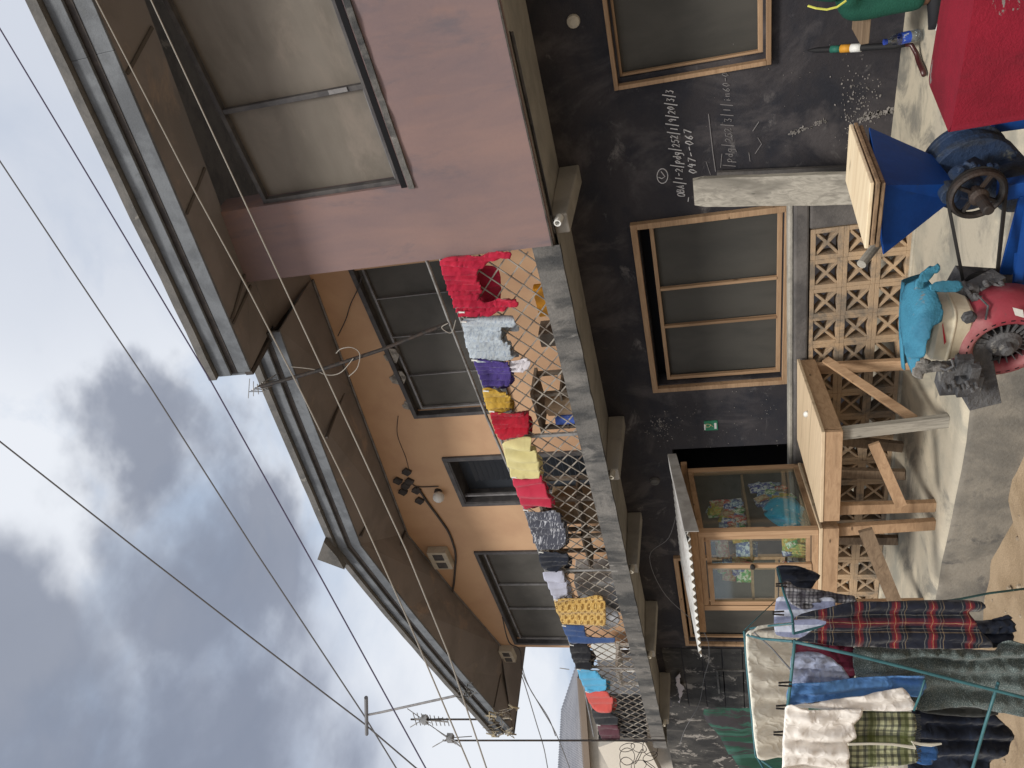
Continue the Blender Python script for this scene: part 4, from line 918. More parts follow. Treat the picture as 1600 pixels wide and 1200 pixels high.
hx = MB(); hc = D(1552,236,2.62); hx.prism([hc+SD*math.cos(k*math.pi/3+.2)*.055+Z*math.sin(k*math.pi/3+.2)*.055 for k in range(6)], AX*.07); hx.build('flange', M_bluegr, GM, bevel=.004)
MB().box(-.05,.05,-.05,.05,-.05,.05) 
bb = MB(); c0 = D(1482,300,2.5); bb.lathe(c0-AX*.03, AX, [(0,.03),(.06,.032)], 16); bb.beam(D(1505,262,2.52), D(1548,285,2.48), .10, .07, side=AX); bb.lathe(D(1508,285,2.5)-AX*.06, AX, [(0,.04),(.10,.042),(.12,.03)], 16)
for k in range(7): bb.lathe(D(1500+9*k, 262+8*math.sin(k*2), 2.47), AX, [(0,.011),(.02,.011)], 6)
bb.build('bearing_block', M_bluegr, GM, bevel=.004)
WC = D(1526,303,2.42)
wh = MB().torus(WC, AX, .076, .010, 40, 8, 1.7).lathe(WC-AX*.02, AX, [(0,.02),(.045,.03),(.05,.026),(.055,.017),(.13,.017),(.135,.014)], 18)
for k in range(4):
    a = k*math.pi/2+.5; wh.beam(WC+(SD*math.cos(a)+Z*math.sin(a))*.02, WC+(SD*math.cos(a)+Z*math.sin(a))*.072, .014, .010, side=AX)
wh.build('pulley_wheel', M_dmetal, GM, smooth=False, bevel=.001)
# belt
EC = D(1532,447,2.56); EP = EC
bl = MB(); r1, r2 = .084, .048; d = EP-WC; ex = d.normalized(); ez = (Z - ex*Z.dot(ex)).normalized()
loop = [WC - ex*r1*math.sin(a) + ez*r1*math.cos(a) for a in [k*math.pi/12 for k in range(13)]] + [EP + ex*r2*math.sin(a) - ez*r2*math.cos(a) for a in [k*math.pi/12 for k in range(13)]]
loop.append(loop[0]); bl.tube(loop, .0065, 4, cap=False); bl.build('drive_belt', M_belt, GM)
fm = MB().beam(D(1560,298,2.45), D(1640,284,2.40), .055, .05, side=SD); 
fm.build('frame_rail', M_blue, GM, bevel=.003)
fm = MB().beam(D(1605,305,2.42), D(1572,428,2.62), .045, .012, side=Z).beam(D(1606,305,2.44), D(1574,428,2.64), .012, .045, side=Z); fm.build('frame_rail', M_blue, GM, bevel=.002)
gl_ = D(1606,300,2.42)
for dx, dy in ((0,0),(.32,.02),(.05,.38),(.37,.40)): MB().beam(gl_+Vector((dx,dy,0)), Vector((gl_.x+dx, gl_.y+dy, -.36)), .04, .04, side=SD).build('leg', M_blue, GM)
fm = MB().beam(D(1590,440,2.50), D(1612,300,2.42), .025, .012, side=Z).beam(D(1600,395,2.5), D(1594,480,2.52), .05, .02, side=Z); fm.build('engine_bed', M_blue, GM)
# board lying on the hopper
bdT = thing('plywood_cover', D(1370,290,2.6), 'pale split plywood board lying over the blue hopper mouth', 'board')
a, b, c_ = D(1367,288,2.43), D(1357,386,2.56), D(1333,194,2.80); d = b+c_-a
a, b, c_, d = a, b, d+ (a-a), c_
up_ = Vector((0,0,.016))
for k2 in range(3):
    of = Z*(-.017*k2); j = [Vector((random.uniform(-.01,.01), random.uniform(-.01,.01), 0)) for _ in range(4)]
    MB().prism([a+of+j[0], b+of+j[1], c_+of+j[2], d+of+j[3]], Z*.013).build('ply_sheet', M_ply if k2 == 0 else M_plyedge, bdT, bevel=.003)
st2 = thing('stick', D(1365,390,2.7), 'short round wooden stick poking out under the plywood cover', 'stick')
MB().tube([D(1346,413,2.66), D(1372,380,2.70), D(1378,350,2.75)], .017, 10).build('stick_wood', M_wold, st2)

# red covered box of the neighbouring machine
RB = thing('red_hopper', tuple(D(1500,120,2.2).xy)+(-.35,), 'worn crimson metal hopper with scraped patches at the lower right corner', 'hopper')
FLt, BLt, FRt = D(1484,212,2.2), D(1450,128,2.62), D(1535,-70,1.95); BRt = FRt+BLt-FLt
cen = (FLt+BLt+FRt+BRt)/4
mb = MB(); dn = Vector((0,0,-.62))
def rbf(u, v):
    q = FLt.lerp(FRt, u).lerp(BLt.lerp(BRt, u), v); q = q + Z*(.028*math.sin(u*math.pi)*math.sin(v*math.pi)); return q
mb.grid(rbf, 10, 8)
lo_ = [p+ (cen-p)*.05 + dn for p in (FLt, FRt, BRt, BLt)]
mb.add([FLt, FRt, BRt, BLt]+lo_, [(0,4,5,1),(1,5,6,2),(2,6,7,3),(3,7,4,0)])
bm = bmesh.new(); me = bpy.data.meshes.new('x'); me.from_pydata([tuple(v) for v in mb.v], [], mb.f); bm.from_mesh(me); bmesh.ops.remove_doubles(bm, verts=bm.verts, dist=.001)
mb2 = MB(); bm.verts.ensure_lookup_table(); mb2.v = [v.co.copy() for v in bm.verts]; mb2.f = [tuple(v.index for v in f.verts) for f in bm.faces]; bm.free()
mb2.build('body', M_red, RB, bevel=.03, smooth=True)
for k2, p in enumerate(lo_): MB().beam(p+Z*.02, Vector((p.x, p.y, -.36)), .05, .05).build('leg', M_dmetal, RB)

# engine
EN = thing('petrol_engine', tuple(D(1540,520,2.55).xy)+(-.35,), 'grimy petrol engine with red shroud and cream fuel tank driving the belt', 'engine')
C = D(1570,540,2.47); A2 = (-F0*.72-RR*.69).normalized(); S2 = A2.cross(Z).normalized()
MB().lathe(C-A2*.13, A2, [(0,.10),(.0,.158),(.06,.165),(.11,.155),(.135,.125),(.14,.105),(.132,.094),(.10,.090)], 44, cap=False).build('fan_shroud', M_shroud, EN, smooth=True)
sl2 = MB()
for k in range(26):
    a = 2*math.pi*k/26; dv2 = S2*math.cos(a)+Z*math.sin(a); tg = A2.cross(dv2); sl2.beam(C+dv2*.113+A2*.0065-tg*.006, C+dv2*.113+A2*.0065+tg*.006, .005, .004, side=A2)
sl2.build('vent_slot', M_black, EN)
fb = MB().lathe(C-A2*.06, A2, [(0,.09),(.005,.088)], 30)
for k in range(22):
    a = 2*math.pi*k/22; dv2 = S2*math.cos(a)+Z*math.sin(a); fb.beam(C+dv2*.05-A2*.03, C+dv2*.088-A2*.025, .003, .045, side=A2.cross(dv2))
fb.lathe(C-A2*.05, A2, [(0,.052),(.045,.052),(.05,.045),(.055,.04)], 24).lathe(C+A2*.005, A2, [(0,.022),(.025,.020),(.03,.012)], 10)
fb.build('flywheel', M_engine, EN)
MB().box(0,.01,0,.01,0,.01)
#pl2 = C+Z*.135-S2*.05*1
MB().prism([D(1582,480,2.36), D(1598,484,2.36), D(1600,496,2.36), D(1586,492,2.36)], A2*.002).build('maker_plate', M_white, EN)
# body lumps
eb = MB()
eb.beam(D(1495,460,2.62), D(1610,468,2.62), .12, .18, side=S2).beam(D(1522,455,2.50), D(1560,435,2.50), .05, .06, side=S2)
for k in range(9): eb.beam(D(1512+7*k, 452, 2.50), D(1510+7*k, 492, 2.50), .07, .004, side=A2)
for k in range(12): eb.lathe(D(1515+8*k, 445+5*math.sin(k*1.7)+12*(k % 3), 2.46), A2, [(0,.010+.004*(k % 3)),(.02,.008)], 7)
eb.beam(D(1500,480,2.5), D(1530,620,2.66), .10, .13, side=Z)
eb.lathe(D(1510,455,2.5), Vector((0,0,1)), [(-.03,.03),(.02,.034),(.05,.02)], 12)
for k in range(6): eb.beam(D(1540+9*k, 470, 2.46), D(1546+9*k, 500, 2.42), .010, .012, side=A2)
eb.lathe(D(1585,468,2.48)-S2*.02, S2, [(0,.030),(.05,.034),(.055,.02)], 16); eb.tube([D(1545,440,2.47), D(1570,452,2.44), D(1596,446,2.46)], .006, 6); eb.tube([D(1528,462,2.44), D(1544,478,2.40), D(1540,500,2.40)], .004, 6)
eb.tube([D(1504,440,2.48), D(1515,460,2.46), D(1522,470,2.46)], .008, 6)
eb.build('engine_block', M_engine, EN, bevel=.004)
MB().lathe(EP-A2*.02, A2, [(0,.05),(.008,.05),(.014,.04),(.026,.04),(.032,.05),(.04,.05)], 28).build('belt_pulley', M_belt, EN)
MB().lathe(D(1513,493,2.40), A2, [(0,.022),(.016,.022),(.02,.016)], 6).build('head_bolt', M_engine, EN)
cb2 = MB()
for (x, y, d_, w1, w2, L2) in ((1490,590,2.55,.09,.07,.10), (1512,596,2.52,.07,.06,.09), (1478,585,2.5,.04,.035,.06), (1505,570,2.46,.05,.03,.07), (1520,588,2.46,.03,.03,.10)):
    p = D(x, y, d_); cb2.beam(p-S2*L2/2, p+S2*L2/2, w1, w2, side=Z)
for k in range(8): cb2.lathe(D(1475+7*k, 600+4*math.sin(k*2.3), 2.44), A2, [(0,.009),(.025,.006)], 8)
cb2.tube([D(1462,572,2.46), D(1478,578,2.42), D(1490,572,2.40), D(1487,562,2.40)], .005, 6)
cb2.build('carburettor', M_engine, EN, bevel=.005)
# tank: soft box
TK = D(1478,506,2.54); mb = MB()
sgn = lambda x, e: math.copysign(abs(x)**e, x)
def tkf(u, v):
    a = u*2*math.pi
    # stacked outline: flat top, upright sides, seam flange, tapered belly
    lv = ((.060,.02),(.062,.80),(.050,.95),(.012,1.0),(.009,1.04),(.003,1.04),(0,1.0),(-.045,.90),(-.072,.62),(-.074,.02))
    k = min(len(lv)-1, int(round(v*(len(lv)-1)))); z, r = lv[k]
    return TK + S2*sgn(math.cos(a), .42)*.112*r + A2*sgn(math.sin(a), .42)*.088*r + Z*z
mb.grid(tkf, 40, 9); mb.build('fuel_tank', M_cream, EN, smooth=False, bevel=.004)
MB().prism([TK+A2*.0885+S2*(-.085)+Z*.044, TK+A2*.0885+S2*(-.075)+Z*.044, TK+A2*.0885+S2*(.01)+Z*.026, TK+A2*.0885+S2*(.0)+Z*.022], A2*.002).build('tank_stripe', mat('red_stripe', (.42,.015,.03), .5, (.40,.22,.24), 30, amt=(.55,.6)), EN)
MB().lathe(TK+S2*.04+Z*.055, Z, [(0,.028),(.03,.028),(.034,.022)], 18).build('tank_cap', M_engine, EN)
MB().tube([TK+S2*.10+A2*.06-Z*.06, TK+S2*.12+A2*.08-Z*.10, TK+S2*.09+A2*.09-Z*.15], .005, 6).build('fuel_hose', M_belt, EN)
# torn blue cover sagging over the tank top
M_bcl = mat('blue_vinyl', (.045,.21,.32), .65, (.025,.13,.21), 5, stain=(.16,.17,.17), st_sc=16, st_amt=(.62,.7), fine=.15, fsc=120, bump=.5, bsc=22, spec=.35)
cl = thing('blue_cloth_cover', D(1440,500,2.5), 'torn bright blue cloth draped over the engine fuel tank', 'cloth')
def cvd(x, y):
    q = (y-505)/78.; h = max(0., (1462-x)/58.)
    return D(x, y, 2.395 + .085*q*q + .17*h**2.2)
cloth('front_fold', [(1407,505),(1408,470),(1416,447),(1430,436),(1444,434),(1453,440),(1460,452),(1467,468),(1474,488),(1470,503),(1458,512),(1452,530),(1444,548),(1438,562),(1434,578),(1426,584),(1418,562),(1411,535)], cvd, M_bcl, cl, step=3, amp=.010, wl=26, seed=3, nrm=tuple(A2), solid=.006, rag=1.2)
def cvt(x, y):     # the top and rear of the cover
    q = (y-505)/78.; h = max(0., (1462-x)/58.); return D(x, y, 2.395 + .085*q*q + .17*h**2.2 )
mb = MB()
def topf(u, v):
    y = 442+136*u; x = 1412-4*math.sin(u*math.pi)+2
    p = cvt(x, y); return p - A2*.13*v + S2*.07*v + Z*(.008*math.sin(v*math.pi)-.09*v*v)
mb.grid(topf, 14, 8); mb.build('top_fold', M_bcl, cl, smooth=True, solid=.005)
cloth('corner_flap', [(1430,452),(1432,438),(1442,425),(1452,417),(1464,413),(1468,418),(1462,427),(1448,437),(1440,450)], lambda x, y: D(x, y, 2.44), M_bcl, cl, step=3, amp=.008, nrm=tuple(A2), rag=1, solid=.012)
cloth('side_flap', [(1452,446),(1468,440),(1498,439),(1504,448),(1496,455),(1470,457),(1456,455)], lambda x, y: D(x, y, 2.43), M_bcl, cl, step=3, amp=.008, nrm=tuple(A2), rag=1.5, solid=.006)
cloth('torn_lining', [(1428,575),(1440,560),(1458,562),(1478,566),(1484,574),(1462,578),(1448,582),(1436,590),(1426,586)], lambda x, y: D(x, y, 2.45), mat('frayed_lining', (.25,.24,.23), .95, (.06,.06,.06), 18, fine=.3, bump=.8), cl, step=3, amp=.02, nrm=tuple(A2), rag=3)

# ================================================================ LAUNDRY ON THE BALCONY
GB = 'laundry hung along the balcony railing'
bal = lambda dy: (lambda x, y: aY(x, y, YF-.03+dy))
C3 = lambda *c: tuple(c)
F = fabric
laundry = [
 ('red_pyjamas', [(687,408),(727,402),(765,397),(795,393),(798,402),(770,408),(752,416),(745,428),(750,446),(753,458),(748,468),(760,474),(785,467),(800,466),(810,477),(790,484),(760,492),(728,494),(714,488)], F('red_cotton', (.48,.025,.06), (.36,.015,.045)), 'crimson pyjama trousers hanging at the right end of the balcony railing', 'trousers', 0, 7),
 ('patterned_shirt', [(722,502),(745,498),(800,497),(807,505),(795,512),(783,513),(785,525),(796,540),(798,552),(806,556),(800,561),(738,560)], F('pale_blue_print', (.46,.52,.58), None, 'speck', [(.30,.36,.46)], .5), 'pale blue patterned shirt pegged between the red pyjamas and the purple cloth', 'shirt', 0, 8),
 ('purple_shirt', [(740,561),(765,560),(790,562),(797,575),(797,600),(778,606),(756,606)], F('purple_jersey', (.08,.055,.24), (.05,.035,.16)), 'purple top hanging beside the pale blue shirt', 'shirt', 0, 8),
 ('white_rag', [(795,566),(812,562),(825,560),(828,572),(812,582),(798,578)], F('white_cotton', (.62,.60,.66)), 'white rag tucked into the mesh beside the purple top', 'cloth', .02, 5),
 ('yellow_shirt', [(754,607),(775,607),(790,612),(797,625),(795,640),(775,645),(762,642)], F('yellow_cotton', (.55,.36,.07), (.42,.26,.04)), 'small mustard yellow top hanging left of the purple one', 'shirt', 0, 6),
 ('red_shirt', [(766,645),(790,642),(815,638),(826,652),(826,675),(815,682),(780,686)], F('red_jersey', (.42,.015,.035), (.30,.01,.025)), 'crumpled bright red top just right of a mesh post', 'shirt', 0, 7),
 ('pale_yellow_vest', [(785,693),(810,686),(829,686),(831,700),(842,718),(843,745),(822,743),(800,745)], F('pale_yellow_cotton', (.62,.56,.28)), 'pale yellow sleeveless vest with a round armhole', 'vest', 0, 16),
 ('crimson_shirt', [(801,748),(825,749),(845,745),(850,760),(860,775),(862,797),(840,795),(818,797),(808,770)], F('crimson_cotton', (.50,.04,.08), (.42,.025,.06)), 'crimson shirt hanging between the pale yellow vest and the printed shirt', 'shirt', 0, 14),
 ('printed_shirt', [(821,800),(845,798),(868,797),(880,815),(885,850),(872,860),(842,862),(830,835)], F('black_white_print', (.07,.075,.10), None, 'print', [(.50,.52,.58)]), 'dark shirt with dense white lettering print near the middle of the railing', 'shirt', 0, 12),
 ('navy_shorts', [(842,866),(870,858),(888,865),(886,885),(870,893),(848,890)], F('navy_cotton', (.018,.022,.035)), 'small black shorts hanging left of the printed shirt', 'shorts', 0, 9),
 ('lavender_shirt', [(848,895),(875,893),(884,905),(886,932),(866,938),(858,920)], F('pale_lavender', (.42,.44,.55)), 'pale lavender grey shirt hanging beside a mesh post', 'shirt', 0, 12),
 ('patterned_wrapper', [(866,938),(903,937),(941,935),(946,975),(912,975),(880,976)], F('yellow_ankara', (.50,.32,.10), None, 'blocks', [(.22,.12,.03),(.62,.45,.18)]), 'mustard yellow wrapper cloth with small brown motif hanging low', 'cloth', -.01, 18),
 ('blue_jeans', [(879,977),(912,977),(916,991),(940,993),(959,992),(960,1001),(915,1006),(893,1007)], F('blue_denim', (.035,.075,.20), (.025,.05,.14)), 'dark blue jeans with one leg hanging down through the mesh view', 'jeans', 0, 10),
 ('black_shirt', [(890,1009),(915,1008),(925,1020),(920,1035),(925,1043),(900,1044)], F('black_jersey', (.014,.015,.02)), 'black top hanging between the jeans and the far mesh post', 'shirt', 0, 9),
 ('sky_blue_shirt', [(902,1047),(920,1046),(935,1055),(946,1062),(947,1079),(930,1080),(915,1080)], F('sky_blue_cotton', (.09,.36,.60)), 'bright sky blue shirt left of the far mesh post', 'shirt', 0, 12),
 ('coral_shirt', [(915,1081),(935,1080),(950,1080),(958,1095),(953,1113),(925,1106)], F('coral_cotton', (.52,.09,.08)), 'coral red shirt hanging beside the sky blue one', 'shirt', 0, 12),
 ('charcoal_shirt', [(925,1108),(952,1114),(965,1120),(965,1132),(955,1133),(932,1132)], F('charcoal_jersey', (.02,.022,.028)), 'charcoal shirt between the coral and maroon ones', 'shirt', 0, 9),
 ('maroon_cloth', [(934,1134),(965,1134),(968,1156),(942,1156)], F('maroon_cotton', (.09,.035,.05)), 'dull maroon cloth at the far left end of the railing', 'cloth', 0, 8),
]
for i, (nm, poly, mt2, lb, ct, dy, wl) in enumerate(laundry):
    o = cloth(nm, poly, bal(dy), mt2, None, 2.6, .042, wl, i*3.7, (0,-1,.1), top=min(p[0] for p in poly), crease=False, fuzz=.08); tag(o, lb, ct, GB)
    if ct in ('shirt', 'vest', 'shorts'):      # the far side of the garment, sagging lower behind
        cx = sum(p[0] for p in poly)/len(poly); cy = sum(p[1] for p in poly)/len(poly)
        cloth('back_layer', [((p[0]-cx)*.86+cx+9, (p[1]-cy)*.80+cy+3) for p in poly], (lambda x, y: aY(x, y, YF+.10)), mt2, o, 3., .03, wl, i*1.7, (0,-1,.1), crease=False)
bl_o = cloth('red_blouse', [(745,416),(772,415),(782,430),(782,468),(770,474),(748,470),(738,440)], lambda x, y: aY(x, y, YF+.10), laundry[0][2], None, 4, .015, 9)
tag(bl_o, 'dark red blouse seen behind the mesh between the crimson trouser legs', 'shirt', GB)
# pegs
pgm = mat('plastic_peg', (.7,.7,.68), .5)
for i, (x, y) in enumerate(((719,488),(722,503),(739,563),(757,611),(766,643),(801,746),(819,797),(843,863),(866,937),(879,978),(891,1008),(902,1046),(915,1081),(933,1133))):
    p = aY(x+2, y, YF-.06); mb = MB().beam(p-Z*.03, p+Z*.025, .012, .006).beam(p-Z*.03+Vector((.003,-.01,0)), p+Z*.025+Vector((.003,.004,0)), .012, .006)
    o = mb.build('clothes_peg', pgm); tag(o, 'tiny white peg gripping laundry on the balcony line', 'peg', 'pegs on the balcony line')

# ---------------------------------------------------------------- things stored on the balcony, behind the mesh
def crate(nm, x, y, Yp, w, h, dd, mt2, lb, ct, z0=2.622, rot=0):
    p = aY(x, y, Yp); o = MB().box(p.x-w/2, p.x+w/2, Yp-dd/2, Yp+dd/2, z0, p.z).build(nm, mt2, bevel=.008); tag(o, lb, ct); return o
M_card = mat('brown_card2', (.36,.26,.17), .9, (.28,.2,.13), 4)
M_grw = mat('grey_wood', (.20,.17,.14), .9, (.11,.09,.075), 6)
crate('orange_bag', 838, 470, 5.12, .30, .0, .08, mat('orange_plastic', (.62,.27,.02), .5), 'orange plastic bag on the balcony floor behind the mesh, under the red trousers', 'bag')
crate('wooden_stool', 845, 522, 5.35, .16, 0, .2, M_grw, 'dark wooden stool behind the mesh, nearest the wing wall', 'stool')
def shelf_unit(nm, pts, lb, ct, mt2, Yp=5.3, z0=2.622):
    p = aY(*pts[0], Yp); q = aY(*pts[1], Yp); x0, x1 = min(p.x, q.x), max(p.x, q.x); zt = max(p.z, q.z)
    T = thing(nm, ((x0+x1)/2, Yp, z0), lb, ct)
    for xx in (x0, x1-.04): 
        for yy in (Yp-.15, Yp+.15): MB().box(xx, xx+.04, yy, yy+.04, z0, zt).build('leg', mt2, T)
    MB().box(x0-.03, x1+.03, Yp-.17, Yp+.21, zt, zt+.03).build('top_board', mt2, T)
    MB().box(x0, x1, Yp-.155, Yp+.19, z0+(zt-z0)*.45, z0+(zt-z0)*.45+.02).build('shelf', mt2, T)
    return T
shelf_unit('wooden_rack', ((838,600),(852,655)), 'low wooden rack behind the mesh beside a rolled blue mat', 'rack', M_grw)
o = MB().lathe(Vector((aY(868,632,5.2).x, 5.2, 2.622)), (0,0,1), [(0,.11),(aY(868,632,5.2).z-2.55,.11),(aY(868,632,5.2).z-2.53,.08)], 20).build('storage_drum', M_card, smooth=False); tag(o, 'tan cardboard drum behind the mesh next to the wooden rack', 'drum')
o = MB().lathe(Vector((aY(884,655,5.1).x, 5.1, 2.622)), (0,0,1), [(0,.05),(.32,.05)], 14).build('rolled_mat', mat('blue_mat', (.06,.12,.45), .6, (.5,.52,.6), 6, amt=(.55,.6))); tag(o, 'rolled blue mat standing right of the second mesh post', 'mat')
shelf_unit('slatted_table', ((850,765),(862,815)), 'slatted wooden table behind the mesh under the printed shirt', 'table', M_grw, 5.25)
shelf_unit('kitchen_shelf', ((866,822),(872,880)), 'dark shelf unit behind the mesh under the black shorts', 'shelf', M_grw, 5.2)
crate('cardboard_box', 866, 790, 5.45, .35, 0, .3, M_card, 'plain brown cardboard box against the peach wall behind the mesh', 'box')
crate('grey_cooler', 905, 915, 5.3, .7, 0, .35, mat('grey_plastic', (.35,.36,.38), .6), 'long grey storage box behind the mesh under the lavender shirt', 'box')
o = cloth('white_bundle', [(925,948),(940,945),(965,955),(968,972),(950,982),(930,975)], lambda x, y: aY(x, y, 5.05), F('white_bundle_cloth', (.5,.52,.56)), None, 4, .03, 7); tag(o, 'crumpled white bundle behind the mesh below the mustard wrapper', 'cloth')
o = MB().box(-12.3, -10.9, 5.6, 5.66, 2.62, 3.45).build('grey_screen', mat('grey_sheet', (.20,.21,.23), .8, (.14,.145,.16), 3)); tag(o, 'grey sheet panel closing the far end of the balcony', 'panel')
pc = thing('plastic_chair', (-10.6, 5.25, 2.622), 'white plastic chair on the balcony beyond the last laundry posts', 'chair')
MB().box(-10.85,-10.35,5.05,5.5,3.0,3.04).build('seat', M_white, pc); MB().box(-10.85,-10.35,5.46,5.5,3.06,3.42).build('backrest', M_white, pc)
for xx in (-10.84,-10.40):
    for yy in (5.06,5.44): MB().box(xx,xx+.04,yy,yy+.04,2.622,3.0).build('leg', M_white, pc)

# ================================================================ ANTENNAS, MASTS, WIRES
def pole(mb, a, b, Yp, r): mb.tube([aY(*a, Yp), aY(*b, Yp)], r, 8)
tp = thing('roof_pole', aY(722,1084,4.95), 'leaning grey pole with a short crossbar wired to the roof verge', 'pole')
mb = MB(); mb.tube([aY(726,1084,4.80), aY(595,1113,4.80), aY(575,1117,4.80)], [.02,.02,.02], 8); mb.build('shaft', M_framel, tp)
mb = MB(); pole(mb, (572,1090), (573,1147), 4.80, .032); mb.build('crossbar', M_wire, tp)
def yagi(nm, base, top, Yp, lb, els, spread, dirn):
    T = thing(nm, aY(*base, Yp), lb, 'antenna')
    mb = MB(); pole(mb, base, top, Yp, .016); mb.build('mast', M_dmetal, T)
    mb = MB(); mb.tube([aY(*els[0], Yp), aY(*els[1], Yp)], .014, 6)
    a, b = aY(*els[0], Yp), aY(*els[1], Yp)
    for k in range(9):
        c0 = a.lerp(b, k/8); l = spread*(1-.05*k); mb.tube([c0-dirn*l, c0+dirn*l], .008, 4)
    mb.build('boom', M_metal, T)
    mb = MB(); c0 = a.lerp(b, .25)
    for dd in (Vector((.5,.3,.75)), Vector((-.5,-.2,.8)), Vector((.6,-.4,-.7)), Vector((-.5,.3,-.8))): mb.tube([c0, c0+dd*spread*2.1], .008, 4)
    mb.box(c0.x-.06, c0.x+.06, c0.y-.06, c0.y+.06, c0.z-.08, c0.z+.02)
    mb.build('reflector', M_metal, T); return T
yagi('yagi_antenna', (800,1124), (642,1124), 4.9, 'comb shaped aerial on an upright mast beside the leaning roof pole', ((648,1123),(700,1128)), .16, Vector((.9,.3,0)))
yagi('yagi_antenna', (1040,1157), (692,1157), 4.80, 'aerial on the tall mast rising from the far corner of the balcony', ((697,1150),(712,1162)), .20, Vector((.7,.2,.7)))
ap = thing('leaning_aerial', aY(700,505,4.74), 'thin pole leaning from the balcony pipe to the verge with a bent aerial on top', 'antenna')
mb = MB(); mb.tube([aY(700,505,4.76), aY(600,545,4.70), aY(500,578,4.66), aY(408,604,4.62)], .017, 8); mb.build('pole_shaft', M_dmetal, ap)
mb = MB(); c0 = aY(405,607,4.62)
for k in range(8):
    a = aY(410-3*k, 598+2*k, 4.62); mb.tube([a, a+Vector((-.10-.02*k, .25, -.04+.05*math.sin(k*2)))], .005, 4)
for k in range(5): mb.tube([aY(390+6*k, 592+4*k, 4.62), aY(388+8*k, 622-3*k, 4.6)], .004, 4)
mb.build('aerial', M_metal, ap)
mb = MB()
for q in ([(552,560),(535,580),(520,586),(505,584),(490,577),(455,573)], [(525,552),(533,545),(550,543),(562,553),(558,575),(545,588)], [(700,505),(690,512),(705,520),(712,500)]):
    mb.wire([aY(x, y, 4.66) for x, y in q], .004, 4)
mb.build('loose_wire', M_wirel, ap)
tg = thing('wire_tangle', aY(782,1120,4.82), 'knot of rags and wire on the low corner of the roof verge', 'tangle')
mb = MB(); random.seed(9)
for k in range(20):
    c0 = aY(random.uniform(768,802), random.uniform(1108,1148), 4.76); pts = [c0+Vector((random.uniform(-.14,.14), random.uniform(-.05,.05), random.uniform(-.14,.14))) for _ in range(4)]; mb.tube(pts, random.choice((.004,.006,.014)), 4)
mb.build('tangle_wire', mat('rag_grey', (.22,.21,.2), .9, (.4,.33,.2), 8), tg)
tg = thing('wire_tangle', aY(725,1080,4.82), 'small wire knot tying the leaning pole to the roof verge', 'tangle')
mb = MB()
for k in range(9):
    c0 = aY(random.uniform(718,745), random.uniform(1074,1088), 4.78); pts = [c0+Vector((random.uniform(-.1,.1), random.uniform(-.05,.05), random.uniform(-.1,.1))) for _ in range(3)]; mb.tube(pts, .008, 4)
mb.build('tangle_wire', M_kerb, tg)
def cable(q, Yp, mt2, lb, px=1.25):
    mb = MB(); pts = [aY(x, y, Yp) for x, y in q]; r = [max(.0025, px*abs((p-CAM).dot(FW))/FPX) for p in pts]; mb.tube(pts, r, 6)
    o = mb.build('overhead_cable', mt2); tag(o, lb, 'cable', 'overhead cables crossing the sky'); return o
cable([(-60,-55),(0,45),(165,320),(332,600),(500,900),(665,1200),(700,1265)], 3.5, mat('violet_cable', (.10,.09,.17), .6, fine=0), 'thin violet grey cable crossing the sky just above the gable peak')
cable([(-60,150),(0,252),(110,418),(232,600),(398,860),(567,1115),(619,1200),(650,1250)], 4.80, M_wire, 'dark cable running down to the crossbar of the leaning roof pole')
cable([(-60,642),(0,690),(210,855),(400,1002),(568,1130),(650,1200),(700,1240)], 4.80, M_wire, 'steeply set dark cable that crosses the darkest cloud alone')
cable([(115,-70),(150,0),(305,300),(392,460),(472,615),(555,785),(640,975),(735,1200),(760,1260)], 4.0, M_wirel, 'pale cable running in front of the roof soffit nearest the verge')
cable([(200,-70),(236,0),(375,300),(515,600),(635,860),(700,1020),(760,1200),(780,1260)], 4.05, M_wirel, 'pale cable running just below the wing soffit and over the peach wall')
def bgc(q, d, lb):
    mb = MB(); mb.wire([aD(x, y, d) for x, y in q], .8*d/FPX, 5); o = mb.build('distant_cable', M_wire); tag(o, lb, 'cable', 'distant cables beyond the balcony'); return o
bgc([(812,1050),(820,1070),(838,1130),(850,1170),(858,1215)], 15, 'distant cable dropping steepest beyond the end of the roof')
bgc([(812,1040),(822,1065),(845,1105),(868,1145),(890,1200)], 15, 'distant cable running on to the neighbouring roof')
bgc([(815,1025),(818,1050),(830,1080),(856,1120),(868,1150)], 15.3, 'distant cable slightly above the neighbouring roof one')

# ================================================================ NEIGHBOURING BUILDING
NH = thing('neighbour_house', (-21.5, 9.5, -.6), 'neighbouring white walled house with a grey corrugated hip roof, seen past the balcony end', 'house')
dN = 15.
eA, eB = aD(916,1060,dN), aD(906,1290,dN); eB.z = eA.z = (eA.z+eB.z)/2
rA, rB = aD(893,1048,dN+1.5)+F0*1.5, aD(870,1125,dN+3.5)+F0*.6
rC = aD(861,1290,dN+3.5)+F0*.6
mb = MB(); NR = 70
def nrf(u, v):
    lo_, hi = eA.lerp(eB, u), (rA.lerp(rB, u/.32) if u < .32 else rB.lerp(rC, (u-.32)/.68))
    return lo_.lerp(hi, v) + Z*.012*math.sin(u*2*math.pi*60)
mb.grid(nrf, 240, 3); mb.build('roof', mat('grey_corrugated', (.24,.24,.26), .5, (.19,.19,.21), 3, metal=.2), NH, smooth=True, solid=.01)
mb = MB()
def nb(a, b, z0, z1, off, th): return mb.hexa([Vector((a.x,a.y,z0))+F0*off, Vector((b.x,b.y,z0))+F0*off, Vector((b.x,b.y,z0))+F0*(off+th), Vector((a.x,a.y,z0))+F0*(off+th), Vector((a.x,a.y,z1))+F0*off, Vector((b.x,b.y,z1))+F0*off, Vector((b.x,b.y,z1))+F0*(off+th), Vector((a.x,a.y,z1))+F0*(off+th)])
